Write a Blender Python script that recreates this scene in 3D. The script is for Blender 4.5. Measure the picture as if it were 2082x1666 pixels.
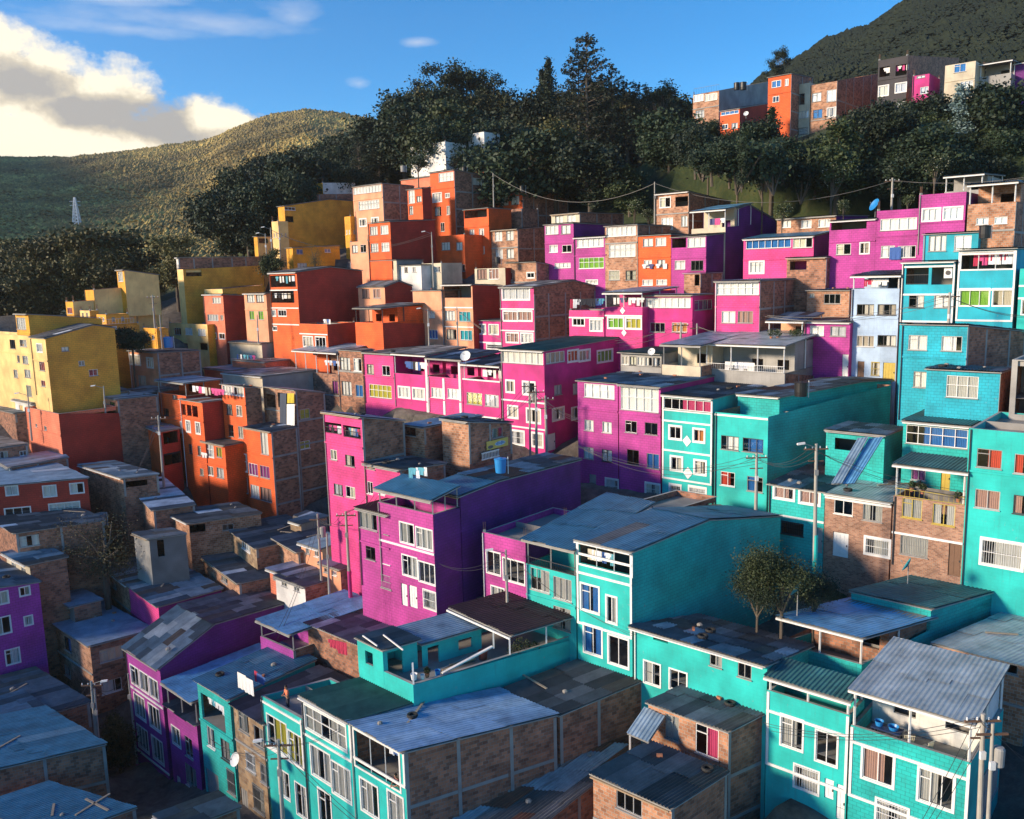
import bpy, math, random
from mathutils import Vector as V, Matrix
random.seed(11)
R_=math.radians
scene=bpy.context.scene
for o in list(bpy.data.objects): bpy.data.objects.remove(o)
# ---------------------------------------------------------------- camera
FP=1750.0; CX=1041.0; CY=833.0; HOR=560.0; ROLL=.025
PITCH=math.atan((CY-HOR)/FP)
Fw=V((0,math.cos(PITCH),-math.sin(PITCH))); R0=V((1,0,0)); U0=V((0,math.sin(PITCH),math.cos(PITCH)))
Rc=R0*math.cos(ROLL)-U0*math.sin(ROLL); Uc=R0*math.sin(ROLL)+U0*math.cos(ROLL)
cam_d=bpy.data.cameras.new('camera'); cam=bpy.data.objects.new('camera',cam_d); scene.collection.objects.link(cam)
m=Matrix.Identity(4)
for i in range(3):
    m[i][0]=Rc[i]; m[i][1]=Uc[i]; m[i][2]=-Fw[i]
cam.matrix_world=m
cam_d.sensor_width=36; cam_d.lens=36*FP/2082; cam_d.clip_end=6000; cam_d.clip_start=.5
scene.camera=cam
scene.render.resolution_x=1024; scene.render.resolution_y=819
# ---------------------------------------------------------------- light
SUN_AZ=-106.0; SUN_EL=17.0     # azimuth measured from +Y towards +X
world=bpy.data.worlds.new('World'); scene.world=world; world.use_nodes=True
wn=world.node_tree; wn.nodes.clear()
wo=wn.nodes.new('ShaderNodeOutputWorld'); bg=wn.nodes.new('ShaderNodeBackground')
sky=wn.nodes.new('ShaderNodeTexSky'); sky.sky_type='NISHITA'; sky.sun_disc=False
sky.sun_elevation=R_(SUN_EL); sky.sun_rotation=R_(SUN_AZ); sky.altitude=2600; sky.air_density=1.0; sky.dust_density=.6; sky.ozone_density=2.2
bg.inputs['Strength'].default_value=.15
def wnode(t,**k):
    n=wn.nodes.new(t)
    for a,b in k.items(): setattr(n,a,b)
    return n
def wmath(op,a,b=None,c=None,clamp=False):
    n=wnode('ShaderNodeMath',operation=op,use_clamp=clamp)
    for i,x in enumerate((a,b,c)):
        if x is None: continue
        if isinstance(x,(int,float)): n.inputs[i].default_value=x
        else: wn.links.new(x,n.inputs[i])
    return n.outputs[0]
# clouds live in the sky: masks by direction (azimuth, elevation), broken up with noise
tc=wnode('ShaderNodeTexCoord'); sep=wnode('ShaderNodeSeparateXYZ'); wn.links.new(tc.outputs['Generated'],sep.inputs[0])
azm=wmath('ARCTAN2',sep.outputs[0],sep.outputs[1])
elv=wmath('ARCSINE',sep.outputs[2])
cmb=wnode('ShaderNodeCombineXYZ'); wn.links.new(azm,cmb.inputs[0]); wn.links.new(elv,cmb.inputs[1])
def wnoise(scale,detail=7,rough=.55,sy=1.0,off=0.0):
    mp=wnode('ShaderNodeMapping'); mp.inputs['Scale'].default_value=(scale,scale*sy,1); mp.inputs['Location'].default_value=(off,off*.7,off)
    wn.links.new(cmb.outputs[0],mp.inputs[0])
    n=wnode('ShaderNodeTexNoise'); n.inputs['Scale'].default_value=1; n.inputs['Detail'].default_value=detail; n.inputs['Roughness'].default_value=rough
    wn.links.new(mp.outputs[0],n.inputs['Vector']); return n.outputs['Fac']
def pix_ang(px,py):
    r=(Fw*FP+Rc*(px-CX)-Uc*(py-CY)).normalized()
    return math.atan2(r.x,r.y), math.asin(r.z)
def blob(px,py,rx,ry,soft=1.0):
    a,e=pix_ang(px,py)
    dx=wmath('DIVIDE',wmath('SUBTRACT',azm,a),rx/FP); dy=wmath('DIVIDE',wmath('SUBTRACT',elv,e),ry/FP)
    d=wmath('SQRT',wmath('ADD',wmath('MULTIPLY',dx,dx),wmath('MULTIPLY',dy,dy)))
    return wmath('SUBTRACT',1.0,d)
def wmax(l):
    r=l[0]
    for x in l[1:]: r=wmath('MAXIMUM',r,x)
    return r
n1=wnoise(13,10,.62); n2=wnoise(34,9,.66,1.3,3.0); n3=wnoise(9,8,.62,3.2,7.0); n4=wnoise(5,6,.5,1.2,1.0)
base=wmax([blob(-120,200,300,150),blob(60,190,190,120),blob(215,205,130,95),blob(120,270,330,90),blob(330,265,150,70),blob(430,255,110,62),blob(500,262,60,40),blob(-60,90,160,70)])
dens=wmath('ADD',base,wmath('MULTIPLY',wmath('SUBTRACT',wmath('ADD',wmath('MULTIPLY',n1,.6),wmath('MULTIPLY',n2,.4)),.5),2.3))
mask=wmath('MULTIPLY',wmath('SUBTRACT',dens,.10),2.6,clamp=True)
wis=wmax([blob(420,45,360,34),blob(250,58,240,20),blob(600,35,90,40),blob(730,170,45,20),blob(850,85,60,14),blob(200,-10,260,26)])
wisp=wmath('MULTIPLY',wmath('MULTIPLY',wmath('SUBTRACT',wmath('ADD',wis,wmath('MULTIPLY',wmath('SUBTRACT',n3,.5),1.9)),.25),1.3,clamp=True),.42)
# shading of the cumulus: bright heads, grey bellies
a0,e0=pix_ang(150,200)
brt=wmax([blob(215,135,130,70),blob(120,120,120,60),blob(10,75,90,50),blob(15,240,110,55),blob(40,285,320,38),blob(440,240,90,45)])
drk=wmax([blob(50,165,110,50),blob(330,255,140,55),blob(-60,150,120,60),blob(170,225,120,35)])
lit=wmath('ADD',wmath('MULTIPLY',wmath('MAXIMUM',brt,0),1.0),wmath('MULTIPLY',wmath('SUBTRACT',wmath('ADD',wmath('MULTIPLY',n1,.6),wmath('MULTIPLY',n2,.4)),.5),3.2))
lit=wmath('SUBTRACT',lit,wmath('MULTIPLY',wmath('MAXIMUM',drk,0),1.0))
lit=wmath('ADD',lit,.36)
ramp=wnode('ShaderNodeValToRGB'); wn.links.new(lit,ramp.inputs[0])
e=ramp.color_ramp.elements; e[0].position=.0; e[0].color=(1.65,1.6,1.55,1); e[1].position=.75; e[1].color=(4.4,3.95,3.05,1)
el=ramp.color_ramp.elements.new(.38); el.color=(2.7,2.4,1.9,1)
mx=wnode('ShaderNodeMixRGB'); wn.links.new(mask,mx.inputs[0]); mx.inputs[2].default_value=(1,1,1,1)
mw=wnode('ShaderNodeMixRGB'); wn.links.new(wisp,mw.inputs[0]); hsv=wnode('ShaderNodeHueSaturation'); hsv.inputs['Saturation'].default_value=1.42; hsv.inputs['Value'].default_value=.82; wn.links.new(sky.outputs[0],hsv.inputs['Color']); wn.links.new(hsv.outputs[0],mw.inputs[1]); mw.inputs[2].default_value=(3.4,3.4,3.55,1)
wn.links.new(mw.outputs[0],mx.inputs[1]); wn.links.new(ramp.outputs[0],mx.inputs[2])
wn.links.new(mx.outputs[0],bg.inputs['Color']); wn.links.new(bg.outputs[0],wo.inputs['Surface'])
sl=bpy.data.lights.new('sun','SUN'); sl.energy=3.7; sl.angle=R_(8.0); sl.color=(1,.80,.58)
so=bpy.data.objects.new('sun',sl); scene.collection.objects.link(so)
sd=V((math.sin(R_(SUN_AZ))*math.cos(R_(SUN_EL)),math.cos(R_(SUN_AZ))*math.cos(R_(SUN_EL)),math.sin(R_(SUN_EL))))
so.rotation_euler=sd.to_track_quat('Z','Y').to_euler()
scene.view_settings.view_transform='Standard'; scene.view_settings.look='None'; scene.view_settings.gamma=1; scene.view_settings.exposure=.96
scene.cycles.max_bounces=5; scene.cycles.transparent_max_bounces=10
# ---------------------------------------------------------------- helpers
def ray(px,py): return Fw*FP+Rc*(px-CX)-Uc*(py-CY)
def at(px,py,Y): r=ray(px,py); return r*(Y/r.y)
def onz(px,py,z): r=ray(px,py); return r*(z/r.z)
def onplane(px,py,P,d):
    n=V((-d.y,d.x,0)); r=ray(px,py); return r*(n.dot(P)/n.dot(r))
def pix(P): D=P.dot(Fw); return CX+FP*P.dot(Rc)/D, CY-FP*P.dot(Uc)/D
def slide(P,d,x):     # point on P+t*d seen at picture column x
    k=x-CX; a=P.dot(Rc)*FP-k*P.dot(Fw); b=d.dot(Rc)*FP-k*d.dot(Fw)
    return P+d*(-a/b)
def hd(deg): return V((math.sin(R_(deg)),math.cos(R_(deg)),0))
HA=-48.7; HB=41.3
Z=V((0,0,1))
class MB:
    def __init__(s): s.v=[];s.f=[];s.m=[];s.uv=[];s.mats=[];s.smooth=False
    def mi(s,mat):
        if mat not in s.mats: s.mats.append(mat)
        return s.mats.index(mat)
    def poly(s,ps,mat,uvs=None):
        b=len(s.v); s.v+=[V(p) for p in ps]; s.f.append(tuple(range(b,b+len(ps)))); s.m.append(s.mi(mat))
        if uvs is None:
            n=(ps[1]-ps[0]).cross(ps[2]-ps[0])
            if n.length<1e-9: n=V((0,1,0))
            n.normalize()
            if abs(n.z)>.75: uvs=[(p.x,p.y) for p in ps]
            else:
                u=Z.cross(n).normalized(); uvs=[(p.dot(u),p.z) for p in ps]
        s.uv+=uvs
    def box(s,c,ax,ay,az,mat):      # centre and three half-axes
        P=[c+ax*i+ay*j+az*k for k in(-1,1) for j in(-1,1) for i in(-1,1)]
        fl=ax.cross(ay).dot(az)<0
        for q in((0,2,3,1),(4,5,7,6),(0,1,5,4),(2,6,7,3),(0,4,6,2),(1,3,7,5)):
            if fl: q=q[::-1]
            s.poly([P[i] for i in q],mat)
    def bar(s,a,b,w,h,mat,side=None):
        d=b-a; n=side if side is not None else (V((0,0,1)) if abs(d.normalized().z)<.9 else V((1,0,0)))
        x=d.cross(n).normalized(); y=x.cross(d).normalized()
        s.box((a+b)/2,d/2,x*w/2,y*h/2,mat)
    def tube(s,a,b,r0,r1,mat,n=7,cap=True):
        d=(b-a).normalized(); x=d.orthogonal().normalized(); y=d.cross(x)
        A=[a+(x*math.cos(t)+y*math.sin(t))*r0 for t in [2*math.pi*i/n for i in range(n)]]
        B=[b+(x*math.cos(t)+y*math.sin(t))*r1 for t in [2*math.pi*i/n for i in range(n)]]
        for i in range(n):
            j=(i+1)%n; s.poly([A[i],A[j],B[j],B[i]],mat)
        if cap:
            s.poly(B,mat); s.poly(A[::-1],mat)
    def lathe(s,c,prof,mat,n=14):
        rings=[[c+V((r*math.cos(2*math.pi*i/n),r*math.sin(2*math.pi*i/n),h)) for i in range(n)] for r,h in prof]
        for a,b in zip(rings,rings[1:]):
            for i in range(n):
                j=(i+1)%n; s.poly([a[i],a[j],b[j],b[i]],mat)
    def build(s,name,parent=None,O=None,smooth=False):
        me=bpy.data.meshes.new(name)
        vs=[(p-O) if O is not None else p for p in s.v]
        me.from_pydata([tuple(p) for p in vs],[],s.f)
        for mm in s.mats: me.materials.append(mm)
        me.polygons.foreach_set('material_index',s.m)
        if smooth: me.polygons.foreach_set('use_smooth',[True]*len(s.f))
        ul=me.uv_layers.new(name='UVMap'); ul.data.foreach_set('uv',[c for t in s.uv for c in t])
        me.update()
        o=bpy.data.objects.new(name,me); scene.collection.objects.link(o)
        if parent is not None: o.parent=parent
        return o
def tag(o,label,cat,group=None):
    o['label']=label; o['category']=cat
    if group: o['group']=group
    return o
def thing(name,label,cat,O,group=None):
    o=bpy.data.objects.new(name,None); scene.collection.objects.link(o); o.location=O; o.empty_display_size=.3
    return tag(o,label,cat,group)
# ---------------------------------------------------------------- materials
_mc={}
def mat_new(name):
    m=bpy.data.materials.new(name); m.use_nodes=True; nt=m.node_tree; b=nt.nodes['Principled BSDF']; return m,nt,b
def nd(nt,t,ins=None,**k):
    n=nt.nodes.new(t)
    for a,b in k.items(): setattr(n,a,b)
    for a,b in (ins or {}).items():
        if hasattr(b,'type') and hasattr(b,'links'): nt.links.new(b,n.inputs[a])
        else: n.inputs[a].default_value=b
    return n
def C4(c,k=1.0): return (min(c[0]*k,1),min(c[1]*k,1),min(c[2]*k,1),1)
def uvn(nt): return nd(nt,'ShaderNodeUVMap').outputs[0]
def plain(name,c,rough=.7,metal=0.0,var=.12,scale=3.0):
    if name in _mc: return _mc[name]
    m,nt,b=mat_new(name)
    g=nd(nt,'ShaderNodeNewGeometry')
    n=nd(nt,'ShaderNodeTexNoise',{'Vector':g.outputs['Position'],'Scale':scale,'Detail':4.0})
    mx=nd(nt,'ShaderNodeMixRGB',{0:n.outputs['Fac'],1:C4(c,1-var*1.5),2:C4(c,1+var*1.5)})
    nt.links.new(mx.outputs[0],b.inputs['Base Color']); b.inputs['Roughness'].default_value=rough; b.inputs['Metallic'].default_value=metal
    _mc[name]=m; return m
def paint(name,c,block=True,rough=.75):
    """painted masonry: blockwork joints, faded patches, dirt streaks"""
    if name in _mc: return _mc[name]
    m,nt,b=mat_new(name); uv=uvn(nt); L=nt.links.new
    g=nd(nt,'ShaderNodeNewGeometry'); oi=nd(nt,'ShaderNodeObjectInfo')
    n1=nd(nt,'ShaderNodeTexNoise',{'Vector':g.outputs['Position'],'Scale':.55,'Detail':5.0})
    r1=nd(nt,'ShaderNodeMapRange',{0:n1.outputs['Fac'],1:.3,2:.7,3:0.0,4:1.0})
    mx=nd(nt,'ShaderNodeMixRGB',{0:r1.outputs[0],1:C4(c,.70),2:C4(c,1.14)})
    # streaks
    mp=nd(nt,'ShaderNodeMapping',{'Vector':uv,'Scale':(5.0,.45,1.0)})
    n2=nd(nt,'ShaderNodeTexNoise',{'Vector':mp.outputs[0],'Scale':1.0,'Detail':6.0,'Roughness':.65})
    r2=nd(nt,'ShaderNodeMapRange',{0:n2.outputs['Fac'],1:.55,2:.82,3:0.0,4:.75})
    m2=nd(nt,'ShaderNodeMixRGB',{0:r2.outputs[0],1:mx.outputs[0],2:C4((c[0]*.45+.03,c[1]*.45+.03,c[2]*.45+.025))})
    # worn spots
    n3=nd(nt,'ShaderNodeTexNoise',{'Vector':g.outputs['Position'],'Scale':3.1,'Detail':6.0,'Roughness':.7})
    r3=nd(nt,'ShaderNodeMapRange',{0:n3.outputs['Fac'],1:.64,2:.74,3:0.0,4:.6})
    m3=nd(nt,'ShaderNodeMixRGB',{0:r3.outputs[0],1:m2.outputs[0],2:(.33,.27,.23,1)})
    br=nd(nt,'ShaderNodeTexBrick',{'Vector':uv,'Scale':1.0,'Mortar Size':.014,'Mortar Smooth':.4,'Brick Width':.42,'Row Height':.22,'Color1':(1,1,1,1),'Color2':(.86,.86,.86,1),'Mortar':(.38,.38,.38,1)})
    k=nd(nt,'ShaderNodeMixRGB',{0:(.75 if block else .12),1:m3.outputs[0],2:br.outputs['Color']},blend_type='MULTIPLY')
    L(k.outputs[0],b.inputs['Base Color'])
    bp=nd(nt,'ShaderNodeBump',{'Height':br.outputs['Fac'],'Strength':.35 if block else .06,'Distance':.02},invert=True)
    n4=nd(nt,'ShaderNodeTexNoise',{'Vector':g.outputs['Position'],'Scale':22.0,'Detail':3.0})
    b2=nd(nt,'ShaderNodeBump',{'Height':n4.outputs['Fac'],'Strength':.12,'Distance':.02,'Normal':bp.outputs[0]})
    L(b2.outputs[0],b.inputs['Normal']); b.inputs['Roughness'].default_value=rough
    _mc[name]=m; return m
def brick(name,c1,c2,mo,w=.34,h=.2):
    if name in _mc: return _mc[name]
    m,nt,b=mat_new(name); uv=uvn(nt); L=nt.links.new
    g=nd(nt,'ShaderNodeNewGeometry')
    br=nd(nt,'ShaderNodeTexBrick',{'Vector':uv,'Scale':1.0,'Mortar Size':.016,'Mortar Smooth':.3,'Bias':-.1,'Brick Width':w,'Row Height':h,'Color1':C4(c1),'Color2':C4(c2),'Mortar':C4(mo)})
    # a second layout picks out odd blocks
    br2=nd(nt,'ShaderNodeTexBrick',{'Vector':uv,'Scale':1.0,'Mortar Size':0.0,'Bias':-.35,'Brick Width':w,'Row Height':h,'Color1':(1,1,1,1),'Color2':(.50,.48,.50,1),'Mortar':(1,1,1,1)})
    k=nd(nt,'ShaderNodeMixRGB',{0:.8,1:br.outputs['Color'],2:br2.outputs['Color']},blend_type='MULTIPLY')
    n=nd(nt,'ShaderNodeTexNoise',{'Vector':g.outputs['Position'],'Scale':.8,'Detail':6.0,'Roughness':.6})
    r=nd(nt,'ShaderNodeMapRange',{0:n.outputs['Fac'],1:.3,2:.7,3:.62,4:1.2})
    k2=nd(nt,'ShaderNodeMixRGB',{0:1.0,1:k.outputs[0],2:r.outputs[0]},blend_type='MULTIPLY')
    n3=nd(nt,'ShaderNodeTexNoise',{'Vector':g.outputs['Position'],'Scale':1.9,'Detail':7.0,'Roughness':.7})
    r3=nd(nt,'ShaderNodeMapRange',{0:n3.outputs['Fac'],1:.58,2:.7,3:0.0,4:.6})
    k3=nd(nt,'ShaderNodeMixRGB',{0:r3.outputs[0],1:k2.outputs[0],2:C4(mo,.95)})
    L(k3.outputs[0],b.inputs['Base Color']); b.inputs['Roughness'].default_value=.9
    bp=nd(nt,'ShaderNodeBump',{'Height':br.outputs['Fac'],'Strength':.6,'Distance':.03},invert=True); L(bp.outputs[0],b.inputs['Normal'])
    _mc[name]=m; return m
def sheetm(name,c,rough=.5,metal=.0,rust=.25,wave=0):
    if name in _mc: return _mc[name]
    m,nt,b=mat_new(name); uv=uvn(nt); L=nt.links.new
    g=nd(nt,'ShaderNodeNewGeometry')
    n=nd(nt,'ShaderNodeTexNoise',{'Vector':g.outputs['Position'],'Scale':.9,'Detail':6.0,'Roughness':.65})
    r=nd(nt,'ShaderNodeMapRange',{0:n.outputs['Fac'],1:.3,2:.72,3:.62,4:1.28})
    k=nd(nt,'ShaderNodeMixRGB',{0:1.0,1:C4(c),2:r.outputs[0]},blend_type='MULTIPLY')
    mp=nd(nt,'ShaderNodeMapping',{'Vector':uv,'Scale':(2.6,.35,1.0)})
    n2=nd(nt,'ShaderNodeTexNoise',{'Vector':mp.outputs[0],'Scale':1.0,'Detail':7.0,'Roughness':.7})
    r2=nd(nt,'ShaderNodeMapRange',{0:n2.outputs['Fac'],1:.6-rust*.25,2:.78-rust*.2,3:0.0,4:.85*min(1,rust*2.2)})
    k2=nd(nt,'ShaderNodeMixRGB',{0:r2.outputs[0],1:k.outputs[0],2:(.085,.055,.042,1)})
    L(k2.outputs[0],b.inputs['Base Color']); b.inputs['Roughness'].default_value=rough; b.inputs['Metallic'].default_value=metal
    wv=nd(nt,'ShaderNodeTexWave',{'Vector':uv,'Scale':.9,'Distortion':0.0},wave_type='BANDS',bands_direction='X')
    bp=nd(nt,'ShaderNodeBump',{'Height':wv.outputs['Fac'],'Strength':.55 if wave else 0.0,'Distance':.05}); L(bp.outputs[0],b.inputs['Normal'])
    _mc[name]=m; return m
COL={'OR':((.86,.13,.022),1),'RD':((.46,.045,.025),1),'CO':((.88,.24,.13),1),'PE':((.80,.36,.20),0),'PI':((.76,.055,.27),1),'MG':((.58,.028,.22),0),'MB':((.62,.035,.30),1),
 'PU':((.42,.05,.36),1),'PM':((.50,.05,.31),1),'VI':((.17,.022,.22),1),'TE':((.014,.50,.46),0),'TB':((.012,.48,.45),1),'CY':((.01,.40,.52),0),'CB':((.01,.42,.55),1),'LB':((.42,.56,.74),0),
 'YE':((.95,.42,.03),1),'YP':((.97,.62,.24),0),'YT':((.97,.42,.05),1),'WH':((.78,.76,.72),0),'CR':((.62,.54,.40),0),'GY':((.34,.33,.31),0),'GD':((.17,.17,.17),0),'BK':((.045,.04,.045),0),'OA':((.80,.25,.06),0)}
def CM(k):
    if k=='BR': return brick('clay_brick',(.46,.20,.115),(.26,.12,.075),(.27,.235,.20))
    if k=='BL': return brick('pale_clay_brick',(.56,.27,.15),(.40,.17,.085),(.46,.40,.33))
    if k=='BF': return brick('small_face_brick',(.46,.22,.13),(.34,.145,.085),(.38,.30,.24),.24,.09)
    if k=='BS': return brick('rough_stone_block',(.40,.27,.15),(.27,.17,.10),(.36,.31,.25),.40,.26)
    c,b=COL[k]; return paint('wall_'+k,c,bool(b))
WHT=plain('white_paint',(.74,.74,.72),.6); GREY=plain('concrete_grey',(.30,.295,.28),.9,0,.25,1.2); DARK=plain('dark_metal',(.045,.045,.05),.5)
SLAB=plain('concrete_slab',(.24,.23,.215),.9,0,.3,.8); ALU=plain('aluminium_frame',(.45,.45,.45),.4,.3); BRN=plain('brown_timber',(.16,.085,.05),.7)
YELM=plain('yellow_metal',(.48,.36,.06),.5); GRNM=plain('green_trim',(.06,.25,.18),.6); PINKM=plain('old_tan_timber',(.38,.27,.17),.8)
PAL={}
def pal(k,w):
    key=(k,w)
    if key in PAL: return PAL[key]
    T={'old':[((.13,.14,.15),.3,6),((.18,.19,.20),.25,5),((.085,.09,.10),.25,5),((.26,.27,.28),.2,2),((.46,.48,.50),.1,1),((.13,.115,.10),.45,2)],
       'blk':[((.07,.073,.078),.3,6),((.11,.115,.12),.25,5),((.05,.052,.055),.25,4),((.17,.17,.175),.3,3),((.62,.64,.66),.05,1.1),((.11,.09,.075),.5,1)],
       'blu':[((.045,.165,.265),.15,6),((.065,.20,.31),.12,5),((.035,.135,.22),.18,4),((.11,.23,.32),.1,2),((.13,.13,.13),.4,.7)],
       'sky':[((.12,.33,.56),.12,6),((.15,.38,.62),.10,5),((.10,.28,.47),.15,3)],
       'zin':[((.20,.29,.38),.15,6),((.26,.35,.44),.12,5),((.16,.22,.29),.2,4),((.42,.46,.52),.08,2),((.14,.15,.17),.3,1)],
       'lbl':[((.24,.38,.56),.12,6),((.32,.46,.62),.10,5),((.18,.30,.46),.15,4),((.10,.12,.15),.3,1)],
       'wht':[((.55,.57,.60),.12,6),((.45,.47,.50),.15,4),((.12,.12,.13),.3,1)],
       'rib':[((.30,.36,.40),.05,6),((.34,.40,.44),.05,5),((.26,.31,.35),.08,2)],
       'rst':[((.30,.33,.36),.35,5),((.22,.20,.19),.5,4),((.20,.075,.04),.5,3),((.36,.38,.40),.2,2),((.10,.10,.10),.4,2)],
       'tea':[((.035,.15,.15),.2,6),((.045,.18,.18),.15,4),((.03,.12,.13),.25,3)],
       'grn':[((.05,.12,.09),.2,6),((.07,.15,.11),.2,3)],
       'mar':[((.035,.014,.022),.05,6),((.03,.013,.02),.08,4)],
       'mix':[((.17,.22,.25),.2,5),((.26,.30,.33),.2,4),((.11,.125,.135),.3,4),((.36,.38,.38),.2,2),((.50,.50,.48),.1,1),((.16,.11,.08),.5,1.5)]}[k]
    ms=[]
    for i,(c,ru,wt) in enumerate(T):
        ms+=[sheetm('roof_sheet_%s_%s%s'%(k,'abcdefgh'[i],'_wave' if w else ''),c,.42 if k in('blu','sky','zin','rib','wht') else .7,.0,ru,w)]*int(wt*2)
    PAL[key]=ms; return ms
def glassm():
    if 'glass' in _mc: return _mc['glass']
    m,nt,b=mat_new('window_glass'); nt.nodes.remove(b)
    out=nt.nodes['Material Output']
    t=nd(nt,'ShaderNodeBsdfTransparent',{'Color':(.93,.95,.95,1)}); g=nd(nt,'ShaderNodeBsdfGlossy',{'Roughness':.04,'Color':(.9,.95,1,1)})
    fr=nd(nt,'ShaderNodeLayerWeight',{'Blend':.5}); pw=nd(nt,'ShaderNodeMath',{0:fr.outputs['Facing'],1:3.5},operation='POWER'); r=nd(nt,'ShaderNodeMapRange',{0:pw.outputs[0],1:0.0,2:1.0,3:.09,4:.95})
    mx=nd(nt,'ShaderNodeMixShader',{0:r.outputs[0]}); nt.links.new(t.outputs[0],mx.inputs[1]); nt.links.new(g.outputs[0],mx.inputs[2]); nt.links.new(mx.outputs[0],out.inputs[0])
    _mc['glass']=m; return m
GLASS=glassm()
CUR={'':[(.72,.70,.64),(.80,.78,.72),(.62,.56,.46),(.76,.72,.64),(.60,.60,.60),(.42,.36,.28),(.70,.66,.50)],'R':[(.55,.06,.03)],'N':[(.22,.45,.05)],'U':[(.02,.15,.42)],'Y':[(.48,.42,.05)],'O':[(.60,.24,.06)],'P':[(.55,.06,.16)],'V':[(.30,.05,.22)],'C':[(.02,.35,.42)],'K':[(.84,.82,.77),(.88,.86,.80)],'T':[(.42,.25,.20)]}
def curm(k):
    c=random.choice(CUR[k]); n='curtain_%d_%d_%d'%tuple(int(x*100) for x in c)
    return plain(n,c,.9,0,.08)
def mesh_count(): return len(bpy.data.objects)
# ---------------------------------------------------------------- windows
def window(root,O,P,u,n,w,h,style,Yd,frm=None):
    """P lower-left corner on the wall face, u along, n outward, window set 10 cm into its opening"""
    fm=WHT if ('s' in style or 'G' in style or 'k' in style) else (frm or random.choice([ALU,ALU,DARK,WHT,GREY]))
    if 'y' in style: fm=YELM
    mb=MB(); dep=.05; t=.05 if Yd>75 else .045
    a=P-n*dep; 
    def fb(x0,z0,x1,z1,th=t,mt=fm,off=0.0): mb.box(a+u*((x0+x1)/2)+Z*((z0+z1)/2)+n*off,u*((x1-x0)/2),n*th*.6,Z*((z1-z0)/2),mt)
    fb(0,0,w,t); fb(0,h-t,w,h); fb(0,t,t,h-t); fb(w-t,t,w,h-t)
    if 'G' in style:
        k=max(2,round(w/.75)); 
        for i in range(1,k): fb(w*i/k-t/2,t,w*i/k+t/2,h-t)
        if h>1.2:
            for i in range(k): fb(w*i/k+t/2+(t/2 if i==0 else 0),h*.55,w*(i+1)/k-t/2-(t/2 if i==k-1 else 0),h*.55+t)
    elif 'B' in style:
        for i in range(1,max(3,int(w/.14))):
            x=w*i/max(3,int(w/.14)); mb.bar(P+u*x+n*.03+Z*.02,P+u*x+n*.03+Z*(h-.02),.02,.02,fm)
        for z in(.05,h*.5,h-.05): mb.bar(P+u*.0+n*.045+Z*z,P+u*w+n*.045+Z*z,.025,.03,fm)
    else:
        k=2 if w<1.5 else (3 if w<2.3 else 4)
        for i in range(1,k): fb(w*i/k-t/2,t,w*i/k+t/2,h-t)
        if random.random()<.3 and h>1.0:
            fb(t,h*.72,w/k-t/2,h*.72+t)
    if 's' in style:
        s=SUR if w>.7 else min(SUR,.1); e=.035
        for x0,z0,x1,z1 in((-s,-s,w+s,0),(-s,h,w+s,h+s),(-s,0,0,h),(w,0,w+s,h)):
            mb.box(P+u*((x0+x1)/2)+Z*((z0+z1)/2)+n*(e/2-.004),u*((x1-x0)/2),n*e/2,Z*((z1-z0)/2),WHT)
    else:
        mb.box(P+u*(w/2)-Z*.03+n*.03,u*(w/2+.05),n*.06,Z*.028,fm if random.random()<.4 else GREY)
    wo=mb.build('window',root,O)
    pb=MB(); pb.poly([a+u*t+Z*t-n*.01,a+u*(w-t)+Z*t-n*.01,a+u*(w-t)+Z*(h-t)-n*.01,a+u*t+Z*(h-t)-n*.01],GLASS); pb.build('pane',wo,O)
    ck=''
    for ch in style:
        if ch in 'RNUYOPVCKT': ck=ch
    if random.random()<(.95 if ck else (.86 if Yd>75 else .78)):
        cm=curm(ck) if (Yd>62 or ck not in('','K')) else plain('net_curtain_%d'%random.randint(0,2),random.choice([(.40,.39,.36),(.33,.31,.28),(.46,.45,.42)]),.9,0,.1); cb=MB()
        if (ck and Yd>70) or random.random()<(.6 if Yd>75 else .25): seg=[(0,w)]
        else:
            g=random.uniform(.25,.55); q=random.choice([0,1,2]); seg=[(0,w*(1-g))] if q==0 else ([(w*g,w)] if q==1 else [(0,w*.36),(w*.62,w)])
        b=a-n*.055; 
        for x0,x1 in seg:
            k=max(6,int((x1-x0)/.055)) if Yd<75 else max(3,int((x1-x0)/.2)); prev=None
            for i in range(k+1):
                x=x0+(x1-x0)*i/k; o=-n*(.035*(i%2)+random.uniform(0,.015))
                cur_=(b+u*x+o+Z*.02,b+u*x+o+Z*(h-.02))
                if prev: cb.poly([prev[0],cur_[0],cur_[1],prev[1]],cm)
                prev=cur_
        cb.build('curtain',wo,O)
    return wo
def door(root,O,P,u,n,w,h,style,Yd):
    mt={'d':WHT,'D':BRN,'g':GREY,'y':YELM,'t':GRNM}.get(style[0],WHT)
    mb=MB(); a=P-n*.1
    mb.box(a+u*(w/2)+Z*(h/2),u*(w/2),n*.025,Z*(h/2),mt)
    k=max(2,int(w/.25))
    for i in range(k): mb.box(a+u*(w*(i+.5)/k)+Z*(h/2)+n*.034,u*(w/k*.36),n*.008,Z*(h/2-.12),mt)
    d=mb.build('door',root,O)
    hb=MB(); hb.box(a+u*(w*.88)+Z*(h*.48)+n*.07,u*.03,n*.03,Z*.06,DARK); hb.build('handle',d,O)
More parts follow.
